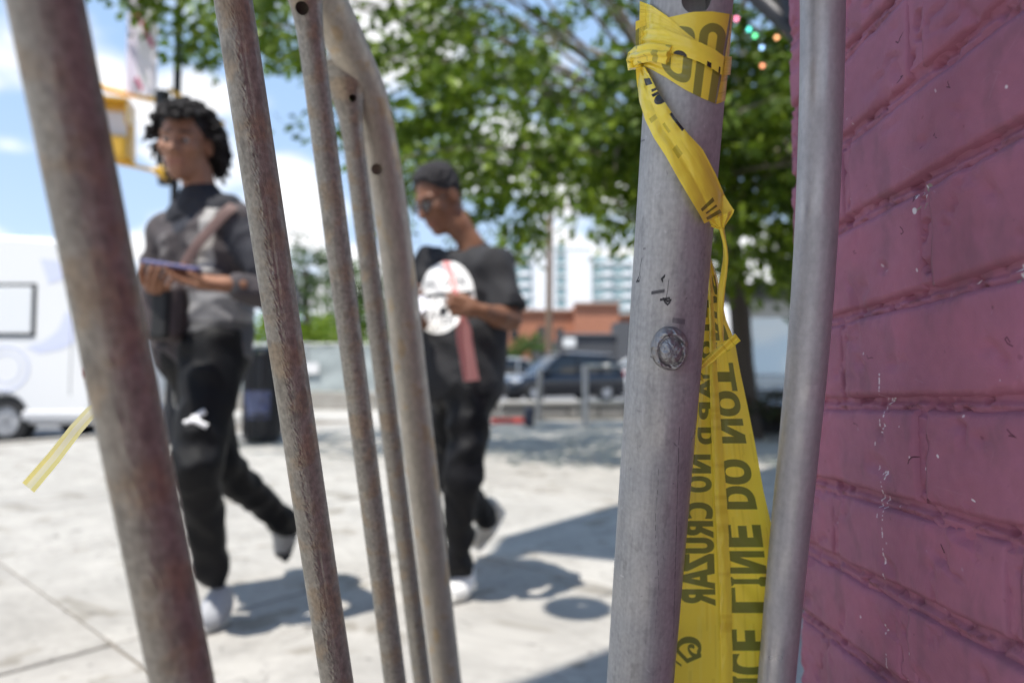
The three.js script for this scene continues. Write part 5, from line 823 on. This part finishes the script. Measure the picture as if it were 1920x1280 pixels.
{
  const rear = at(166, 700, 9.4), t = thing('white_van', 'white high roof van with pale blue swooshes at the left edge', 'van', V(rear.x - 2.5, -0.15, -10.3)), Y = -0.15;
  const prof = [[0.02, 0.36], [0.06, 0.9], [0.0, 1.5], [-0.10, 2.1], [-0.24, 2.62], [-0.42, 2.80], [-1.4, 2.86], [-3.6, 2.84], [-4.4, 2.6], [-5.1, 1.7], [-5.6, 1.35], [-5.75, 0.8], [-5.72, 0.36]];
  const sh = new THREE.Shape(); sh.moveTo(...prof[0]); sh.splineThru(prof.slice(1, 6).map((a) => new THREE.Vector2(...a))); sh.splineThru(prof.slice(6).map((a) => new THREE.Vector2(...a))); sh.lineTo(-5.05, 0.36); sh.absarc(-4.65, 0.36, 0.4, Math.PI, 0, true); sh.lineTo(-1.5, 0.36); sh.absarc(-1.12, 0.36, 0.4, Math.PI, 0, true); sh.closePath();
  const g = new THREE.ExtrudeGeometry(sh, { depth: 1.78, bevelEnabled: true, bevelSize: 0.07, bevelThickness: 0.09, bevelSegments: 4, curveSegments: 14 }), zf = -9.42; g.translate(rear.x - 0.06, Y, zf - 0.09 - 1.78);
  part('body', g, M.white, t);
  const win = (x0, x1, y0, y1, r, nm) => { const f = rbox(x1 - x0 + 0.09, y1 - y0 + 0.09, 0.03, r + 0.03, (x0 + x1) / 2, (y0 + y1) / 2, zf + 0.004, 4); const o = part('window', f, M.rubber, t); const gl = rbox(x1 - x0, y1 - y0, 0.03, r, (x0 + x1) / 2, (y0 + y1) / 2, zf + 0.012, 4); gl.translate(-t.position.x, -t.position.y, -t.position.z); mesh('pane', gl, std(0.75, 0.76, 0.77, 0.25), o); };
  const w0 = at(-70, 625, 9.4), w1 = at(56, 536, 9.4); win(w0.x, w1.x, w0.y, w1.y, 0.07); win(w0.x - 1.25, w0.x - 0.25, w0.y, w1.y, 0.07);
  wheel(t, V(rear.x - 0.06 - 1.12, Y + 0.34, zf - 0.14), 0.34, V(0, 0, 1)); wheel(t, V(rear.x - 0.06 - 4.65, Y + 0.34, zf - 0.14), 0.34, V(0, 0, 1)); wheel(t, V(rear.x - 1.18, Y + 0.34, zf - 1.7), 0.34, V(0, 0, 1));
  part('bumper', rbox(1.0, 0.16, 1.9, 0.05, rear.x - 0.42, Y + 0.42, zf - 0.93), std(0.6, 0.6, 0.61, 0.5), t);
  part('tail_lamp', rbox(0.05, 0.12, 0.1, 0.02, rear.x - 0.02, 0.86, zf + 0.01), phys(0.25, 0.01, 0.02, 0.2, { clearcoat: 1 }), t);
  const sw = std(0.62, 0.65, 0.80, 0.4), swoosh = (pts, nm) => { const s = new THREE.Shape(pts.map(([a, b]) => { const p = at(a, b, 9.4); return new THREE.Vector2(p.x, p.y); })); part(nm, new THREE.ExtrudeGeometry(s, { depth: 0.003, bevelEnabled: false, curveSegments: 8 }).translate(0, 0, zf + 0.001), sw, t); };
  swoosh([[66, 482], [100, 486], [122, 500], [120, 520], [84, 530]], 'stripe'); swoosh([[120, 580], [140, 600], [140, 640], [110, 655], [70, 662], [45, 650], [80, 638], [105, 618]], 'stripe');
  const rg = at(10, 690, 9.4); part('ring_emblem', new THREE.TorusGeometry(0.3, 0.02, 8, 32).scale(1, 1, 0.1).translate(rg.x, rg.y, zf + 0.003), sw, t); part('ring_emblem', new THREE.TorusGeometry(0.2, 0.012, 8, 32).scale(1, 1, 0.1).translate(rg.x, rg.y, zf + 0.003), sw, t);
  part('seam', box(0.012, 1.6, 0.006, rear.x - 0.26, 1.35, zf + 0.002), std(0.3, 0.3, 0.3, 0.8), t);
}

// ---------------------------------------------------------------- litter bin
{
  const c = onGround(478, 832), R = 0.235, t = thing('litter_bin', 'dark metal litter bin with a blue bag behind the person with the phone', 'litter bin', V(c.x, 0, c.z - R)), H = 1.16;
  mesh('shell', new THREE.LatheGeometry([[0.19, 0.02], [0.2, 0.05], [R - 0.02, 0.5], [R - 0.02, H - 0.1], [R - 0.05, H - 0.1], [R - 0.05, 0.1]].map(([a, b]) => new THREE.Vector2(a, b)), 32), std(0.02, 0.022, 0.026, 0.3), t);
  for (let i = 0; i < 22; i++) { const a = i / 22 * Math.PI * 2; mesh('slat', rbox(0.035, H - 0.18, 0.012, 0.004, 0, H / 2, R).rotateY(a), M.darkMetal, t); }
  for (const y of [0.06, 0.34, H - 0.08]) mesh('hoop', new THREE.TorusGeometry(R + 0.008, 0.014, 8, 36).rotateX(Math.PI / 2).translate(0, y, 0), M.darkMetal, t);
  mesh('lid', new THREE.LatheGeometry([[0.1, H + 0.02], [0.2, H], [R + 0.02, H - 0.06], [R + 0.01, H - 0.09]].map(([a, b]) => new THREE.Vector2(a, b)), 32), M.darkMetal, t);
  mesh('bag', (() => { const g = new THREE.CylinderGeometry(R + 0.012, R + 0.006, 0.34, 40, 12, true, -0.7, 1.4), p = g.attributes.position; for (let i = 0; i < p.count; i++) { const s = 1 + 0.07 * fbm(p.getX(i) * 14, p.getY(i) * 14, p.getZ(i) * 14, 3); p.setXYZ(i, p.getX(i) * s, p.getY(i) + 0.47, p.getZ(i) * s); } g.computeVertexNormals(); return g; })(), phys(0.05, 0.065, 0.15, 0.25, { side: THREE.DoubleSide, clearcoat: 0.6 }), t);
}

// ---------------------------------------------------------------- grey screened fence on a pale kerb
{
  const x0 = -8.6, x1 = -1.4, z = -16.6, t = thing('screened_fence', 'grey mesh screened fence on a pale kerb below the bushy trees', 'fence', V((x0 + x1) / 2, 0, z)); const n = 4, w = (x1 - x0) / n;
  const meshTex = dataTex(256, 256, (u, v) => { const s = 1 + 0.25 * per(u, v, 8, 2, 3) + ((Math.floor(u * 64) + Math.floor(v * 64)) % 2 ? 0.06 : -0.06); return [0.36 * s, 0.40 * s, 0.40 * s]; }, true);
  for (let i = 0; i < n; i++) { const a = x0 + i * w; part('screen_panel', sheet(24, 10, (u, v) => V(a + 0.03 + u * (w - 0.06), lerp(0.42, 1.52, v) - 0.015 * Math.sin(u * 25) * v, z + 0.03 * noise(u * 4 + i, v * 3, 2))), std(1, 1, 1, 0.9, { map: meshTex, side: THREE.DoubleSide }), t); }
  for (let i = 0; i <= n; i++) part('fence_post', bar(V(x0 + i * w, 0, z), V(x0 + i * w, 1.62, z), 0.03, 0.03, 10), M.galv, t);
  part('top_rail', bar(V(x0, 1.56, z), V(x1, 1.56, z), 0.022, 0.022, 10), M.galv, t);
  for (let i = 0; i < n; i++) part('kerb_block', rbox(w - 0.012, 0.42, 0.36, 0.03, x0 + (i + 0.5) * w, 0.2, z + 0.14), M.concrete[i % 3], t);
  const nb = at(580, 690, 16.4); part('notice', rbox(0.36, 0.26, 0.012, 0.004, nb.x, nb.y, z + 0.06), std(0.75, 0.74, 0.74, 0.6), t);
}

// ---------------------------------------------------------------- low wall, railing, red board
{
  const wl = thing('low_wall', 'low grey concrete wall in the tree shade before the parked car', 'wall', V(1.3, 0, -13)); let x = -0.9;
  for (let i = 0; i < 7; i++) { const w = rr(0.55, 0.75), g = rbox(w - 0.015, 0.26, 0.42, 0.035, x + w / 2, 0.13, -13 + rr(-0.02, 0.02)); part('block', g, std(0.2, 0.195, 0.19, 0.95, { bumpMap: grain, bumpScale: 0.003 }), wl); x += w; }
  let xx = -0.95; for (let i = 0; i < 5; i++) { const w = rr(0.7, 1.0); part('cap_stone', rbox(w - 0.02, 0.07, 0.5, 0.02, xx + w / 2, 0.30, -13), std(0.34, 0.33, 0.31, 0.9), wl); xx += w; }
  const rl = thing('metal_railing', 'thin grey metal railing in front of the parked blue car', 'railing', V(1.2, 0, -11.4));
  const A = (px, py, d) => at(px, py, d);
  part('rail_post', bar(onGround(1098, 800), A(1097, 684, 11.0), 0.045, 0.045, 12), M.galv, rl); part('rail_post', bar(V(0.46, 0, -12.3), A(1013, 690, 11.9), 0.05, 0.04, 12), M.galv, rl); part('top_rail', bar(A(1097, 686, 11.0), A(1320, 684, 10.4), 0.03, 0.03, 12), M.galv, rl); part('mid_rail', bar(A(1097, 752, 11.0), A(1320, 752, 10.4), 0.02, 0.02, 12), M.galv, rl);
  const p0 = onGround(928, 797), p1 = onGround(978, 799), rb = thing('barrier_board', 'red board on a dark foot lying by the shaded low wall', 'barrier', p0.clone());
  part('board', rbox(p1.x - p0.x + 0.1, 0.09, 0.05, 0.012, (p0.x + p1.x) / 2, 0.085, (p0.z + p1.z) / 2), std(0.55, 0.06, 0.05, 0.5), rb); part('foot', rbox(0.16, 0.30, 0.3, 0.04, p1.x + 0.12, 0.15, p1.z), std(0.02, 0.026, 0.05, 0.6), rb); part('foot', rbox(0.14, 0.05, 0.3, 0.02, p0.x - 0.06, 0.026, p0.z), std(0.02, 0.026, 0.05, 0.6), rb);
  const rs = at(1306, 668, 12), sg = thing('red_marker', 'small red and white marker seen between post and yellow tape', 'marker', V(rs.x, 0, rs.z));
  mesh('pole', bar(V(0, 0, 0), V(0, 1.7, 0), 0.03, 0.03, 10), M.galv, sg); mesh('red_band', new THREE.CylinderGeometry(0.13, 0.13, 0.36, 20).translate(0, rs.y, 0), std(0.7, 0.06, 0.08, 0.4), sg); mesh('white_band', new THREE.CylinderGeometry(0.125, 0.125, 0.3, 20).translate(0, rs.y + 0.33, 0), std(0.75, 0.75, 0.75, 0.4), sg);
}

// ---------------------------------------------------------------- parked cars
function carShape(t, s, paint, yaw, pos) {
  // local: +x forward, y up, z right; stations along the length: [x, half width low, belt height, roof height, half width of roof]
  const q = new THREE.Quaternion().setFromAxisAngle(V(0, 1, 0), yaw), tr = (g) => { g.applyQuaternion(q); return g.translate(pos.x, pos.y, pos.z); };
  const st = [[-2.28, 0.74, 0.95, 0.95], [-2.22, 0.84, 1.02, 1.10], [-2.0, 0.90, 1.04, 1.05], [-1.2, 0.93, 1.03, 1.03], [0, 0.94, 1.01, 1.01], [0.9, 0.93, 1.0, 1.0], [1.5, 0.92, 0.96, 0.96], [2.0, 0.88, 0.86, 0.86], [2.25, 0.78, 0.74, 0.74], [2.32, 0.66, 0.6, 0.6]];
  const lower = sheet(30, 36, (u, v) => { const f = v * (st.length - 1), i = Math.min(st.length - 2, Math.floor(f)), a = polyAt(st, v), hw = a[1], top = a[2]; const w = u * 2 - 1, ang = Math.abs(w); const prof = [[0, top + 0.02], [0.62, top + 0.005], [0.9, top - 0.05], [1.0, top - 0.17], [1.02, top - 0.35], [1.0, 0.5], [0.97, 0.30], [0.8, 0.22]], c = polyAt(prof, ang); return V(a[0], c[1], Math.sign(w) * c[0] * hw); });
  part('body', tr(lower), paint, t);
  part('nose', tr(rbox(0.12, 0.42, 1.3, 0.05, 2.27, 0.46, 0)), M.black, t); part('tail', tr(rbox(0.1, 0.6, 1.44, 0.05, -2.26, 0.6, 0)), paint, t);
  // glasshouse: roof, pillars, and panes
  const ro = [[-2.1, 1.06, 0.80], [-1.95, 1.50, 0.68], [-1.5, 1.66, 0.64], [-0.3, 1.72, 0.65], [0.35, 1.66, 0.64], [1.15, 1.02, 0.78]];
  const glassS = sheet(24, 40, (u, v) => { const a = polyAt(ro, v), w = u * 2 - 1, prof = [[0, a[1]], [0.8, a[1] - 0.01], [0.97, a[1] - 0.06], [1, a[1] - 0.12], [1.12, Math.max(0.98, Math.min(a[1] - 0.1, 1.0))]], c = polyAt(prof, Math.abs(w)); return V(a[0], Math.max(c[1], 0.97), Math.sign(w) * c[0] * a[2] * (Math.abs(w) > 0.8 ? 1.08 : 1)); });
  part('windows', tr(glassS), M.darkGlass, t);
  const roofG = sheet(16, 20, (u, v) => { const a = polyAt(ro.slice(1, 5), v), w = (u * 2 - 1); return V(a[0], a[1] + 0.022 - 0.05 * Math.pow(Math.abs(w), 6), w * a[2] * 0.98); }); part('roof', tr(roofG), paint, t);
  const pil = []; for (const sd of [-1, 1]) { const Pp = (x, y, z) => V(x, y, sd * z); pil.push(bar(Pp(0.36, 1.64, 0.645), Pp(1.16, 1.0, 0.83), 0.038), bar(Pp(-0.35, 1.66, 0.68), Pp(-0.3, 1.0, 0.88), 0.035), bar(Pp(-1.35, 1.62, 0.67), Pp(-1.25, 1.0, 0.88), 0.04), bar(Pp(-1.9, 1.52, 0.68), Pp(-2.08, 1.02, 0.84), 0.07), bar(Pp(-1.9, 1.6, 0.66), Pp(0.36, 1.68, 0.655), 0.03)); } part('pillars', tr(merge(pil)), paint, t);
  for (const sd of [-1, 1]) { part('headlight', tr(rbox(0.34, 0.16, 0.3, 0.06, 2.02, 0.74, sd * 0.70)), phys(0.85, 0.86, 0.88, 0.08, { clearcoat: 1, metalness: 0.6 }), t); part('mirror', tr(rbox(0.1, 0.14, 0.2, 0.04, 0.95, 1.06, sd * 0.99)), paint, t); part('tail_lamp', tr(rbox(0.1, 0.3, 0.14, 0.03, -2.2, 0.95, sd * 0.76)), phys(0.4, 0.01, 0.01, 0.2, { clearcoat: 1 }), t); part('door_handle', tr(rbox(0.2, 0.03, 0.03, 0.012, -0.5, 0.86, sd * 0.955)), M.chrome, t); part('roof_rail', tr(bar(V(-1.8, 1.69, sd * 0.6), V(0.2, 1.75, sd * 0.6), 0.018)), M.galv, t); }
  part('grille', tr(rbox(0.05, 0.16, 0.8, 0.02, 2.33, 0.62, 0)), M.chrome, t); part('number_plate', tr(rbox(0.02, 0.12, 0.34, 0.005, 2.35, 0.42, 0)), std(0.7, 0.7, 0.7, 0.5), t);
  for (const [x, z] of [[1.42, 0.84], [1.42, -0.84], [-1.38, 0.84], [-1.38, -0.84]]) { const c = V(x, 0.36, z).applyQuaternion(q).add(pos); wheel(t, c, 0.36, V(0, 0, 1).applyQuaternion(q), 0.22); }
}
{
  const p = V(1.72, -0.15, -24.5), t = thing('parked_car', 'dark blue estate car parked behind the thin metal railing', 'car', p.clone()); carShape(t, 1, phys(0.003, 0.005, 0.011, 0.25, { clearcoat: 0.6, clearcoatRoughness: 0.04 }), Math.PI + 0.42, p);
  const p2 = V(-1.2, -0.15, -31), t2 = thing('parked_car', 'silver car half hidden beyond the front of the dark blue car', 'car', p2.clone()); carShape(t2, 1, phys(0.4, 0.42, 0.43, 0.25, { clearcoat: 1, metalness: 0.4 }), Math.PI + 0.3, p2);
  const p3 = V(5.6, -0.15, -30), t3 = thing('parked_car', 'white car mostly hidden by the grey post, right of the blue car', 'car', p3.clone()); carShape(t3, 1, phys(0.75, 0.75, 0.74, 0.25, { clearcoat: 1 }), Math.PI + 0.2, p3);
}

// ---------------------------------------------------------------- glass shelter at the right
{
  const z = -9.9, x0 = 3.42, x1 = 5.4, t = thing('glass_shelter', 'grey glass shelter with a dark roof beside the tree trunk', 'shelter', V((x0 + x1) / 2, 0, z));
  part('roof', rbox(x1 - x0 + 0.6, 0.14, 1.7, 0.03, (x0 + x1) / 2, 2.02, z - 0.2).rotateZ(0), std(0.05, 0.055, 0.06, 0.6), t);
  for (const x of [x0, x0 + 0.66, x0 + 1.32, x1]) part('shelter_post', rbox(0.06, 2.0, 0.06, 0.01, x, 1.0, z), std(0.1, 0.11, 0.12, 0.5), t);
  for (let i = 0; i < 3; i++) { part('pane', rbox(0.6, 1.5, 0.012, 0.003, x0 + 0.33 + i * 0.66, 1.18, z), M.glass, t); part('white_band', rbox(0.6, 0.24, 0.016, 0.004, x0 + 0.33 + i * 0.66, 1.78, z + 0.012), std(0.75, 0.77, 0.78, 0.4), t); }
  for (const y of [0.42, 0.62, 0.82]) part('cross_rail', bar(V(x0, y, z + 0.05), V(x1, y, z + 0.05), 0.018, 0.018, 8), M.chrome, t);
  part('plinth', rbox(x1 - x0 + 0.2, 0.4, 0.3, 0.02, (x0 + x1) / 2, 0.2, z), M.darkMetal, t);
}

// ---------------------------------------------------------------- brick building, grey block, towers, utility pole
{
  const D = 62, k = D / 1280, X = (px) => (px - 960) * k, Yp = (py) => 0.85 + (700 - py) * k, t = thing('brick_building', 'low orange brick building with dark windows behind the parked cars', 'building', V(X(1050), 0, -D));
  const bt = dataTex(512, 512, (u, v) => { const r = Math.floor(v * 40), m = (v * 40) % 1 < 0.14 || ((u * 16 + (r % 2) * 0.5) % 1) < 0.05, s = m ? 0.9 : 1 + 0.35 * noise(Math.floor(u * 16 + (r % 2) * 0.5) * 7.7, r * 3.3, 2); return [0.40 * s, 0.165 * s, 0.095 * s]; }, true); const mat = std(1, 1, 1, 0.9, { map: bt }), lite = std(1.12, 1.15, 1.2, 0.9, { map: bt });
  const blk = (nm, a, b, top, z, dep, m) => { const g = box(X(b) - X(a), Yp(top), dep, (X(a) + X(b)) / 2, Yp(top) / 2, z - dep / 2), uv = g.attributes.uv, p = g.attributes.position, n = g.attributes.normal; for (let i = 0; i < uv.count; i++) uv.setXY(i, (Math.abs(n.getX(i)) > 0.5 ? p.getZ(i) : p.getX(i)) / 3.4, p.getY(i) / 3); return part(nm, g, m, t); };
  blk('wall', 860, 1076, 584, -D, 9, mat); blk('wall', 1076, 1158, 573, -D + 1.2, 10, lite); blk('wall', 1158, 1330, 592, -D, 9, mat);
  for (const [a, b, y, z] of [[858, 1076, 584, 0.05], [1075, 1159, 573, 1.25], [1158, 1332, 592, 0.05]]) part('coping', rbox(X(b) - X(a) + 0.1, 0.22, 0.5, 0.04, (X(a) + X(b)) / 2, Yp(y) + 0.08, -D + z), std(0.42, 0.26, 0.19, 0.9), t);
  for (const [a, b, y0, y1, z] of [[958, 970, 616, 634, 0], [1010, 1020, 612, 636, 0], [1044, 1055, 616, 633, 0], [930, 940, 616, 634, 0], [1180, 1192, 616, 634, 0], [1215, 1226, 616, 634, 0]]) { const f = part('window', box(X(b) - X(a) + 0.16, (y1 - y0) * k + 0.16, 0.1, (X(a) + X(b)) / 2, Yp((y0 + y1) / 2), -D + z + 0.03), std(0.12, 0.07, 0.05, 0.8), t); const gl = box(X(b) - X(a), (y1 - y0) * k, 0.06, (X(a) + X(b)) / 2, Yp((y0 + y1) / 2), -D + z + 0.06); gl.translate(-t.position.x, -t.position.y, -t.position.z); mesh('pane', gl, M.darkGlass, f); }
  const g2 = thing('grey_block', 'dark grey low block in front of the orange brick building', 'building', V(X(1130), 0, -52)), kk = 52 / 1280, gx = (px) => (px - 960) * kk, gy = (py) => 0.85 + (700 - py) * kk;
  part('wall', box(gx(1330) - gx(1052), gy(628), 5, (gx(1330) + gx(1052)) / 2, gy(628) / 2, -54.5), std(0.07, 0.072, 0.08, 0.9), g2); part('wall', box(gx(1230) - gx(1156), gy(604), 3, (gx(1230) + gx(1156)) / 2, gy(604) / 2, -53.2), std(0.09, 0.092, 0.1, 0.9), g2);
  part('wall', box(gx(1052) - gx(1003), gy(640), 4, (gx(1052) + gx(1003)) / 2, gy(640) / 2, -54.2), std(0.085, 0.085, 0.09, 0.9), g2); part('parapet', rbox(gx(1330) - gx(1051), 0.16, 0.3, 0.03, (gx(1330) + gx(1051)) / 2, gy(628) + 0.05, -51.95), std(0.16, 0.16, 0.17, 0.9), g2);
  part('lamp_sign', rbox(0.95, 0.7, 0.2, 0.06, gx(1067), gy(643), -51.6), std(0.75, 0.75, 0.74, 0.5), g2);

  const T = 190, q = T / 1280, tx = (px) => (px - 960) * q, ty = (py) => 0.85 + (700 - py) * q, white = std(0.85, 0.85, 0.85, 0.7), teal = std(0.30, 0.42, 0.44, 0.12, { metalness: 0.35 }), slabM = std(0.66, 0.67, 0.67, 0.7);
  const tower = (label, a, b, top, segs) => {
    const t2 = thing('apartment_tower', label, 'tower', V(tx((a + b) / 2), 0, -T)); part('core', box(tx(b) - tx(a), ty(top) - 0.6, 14, (tx(a) + tx(b)) / 2, (ty(top) - 0.6) / 2, -T - 7.4), teal, t2); part('roof_slab', box(tx(b) - tx(a) + 0.6, 0.7, 14.6, (tx(a) + tx(b)) / 2, ty(top), -T - 7.3), white, t2);
    for (const [k2, s, e] of segs) {
      if (k2 === 'plain') part('wall_panel', box(tx(e) - tx(s), ty(top) - 0.9, 0.8, (tx(s) + tx(e)) / 2, (ty(top) - 0.9) / 2, -T + 0.1), white, t2);
      else for (let y = 3.2; y < ty(top) - 1; y += 3.1) { part('window_band', box(tx(e) - tx(s) - 0.3, 1.9, 0.3, (tx(s) + tx(e)) / 2, y + 1.55, -T - 0.1), teal, t2); part('floor_slab', box(tx(e) - tx(s), 0.5, 0.7, (tx(s) + tx(e)) / 2, y + 0.25, -T + 0.05), slabM, t2); if (k2 === 'balcony') { const w = (tx(e) - tx(s)) * 0.46; part('balcony', box(w, 1.15, 1.6, tx(e) - w / 2 - 0.3, y + 0.62, -T + 0.9), white, t2); } }
    }
  };
  tower('white apartment tower with a teal balcony column left of the utility pole', 952, 1112, 462, [['balcony', 953, 997], ['plain', 998, 1043], ['band', 1044, 1061], ['plain', 1062, 1111]]);
  tower('teal glass apartment tower with white balconies below the tree crown', 1113, 1260, 486, [['balcony', 1114, 1150], ['balcony', 1151, 1188], ['plain', 1189, 1210], ['balcony', 1211, 1259]]);
  const ux = (1028 - 960) / 1280 * 30, u = thing('utility_pole', 'brown wooden utility pole in front of the white tower', 'pole', V(ux, 0, -30)); mesh('shaft', bar(V(0, -0.1, 0), V(0.1, 8.6, 0), 0.17, 0.13, 14), std(0.17, 0.115, 0.08, 0.95), u); mesh('crossarm', rbox(2.2, 0.12, 0.12, 0.02, 0.08, 8.2, 0.12), std(0.15, 0.1, 0.07, 0.95), u);
}
renderer.render(scene, camera);
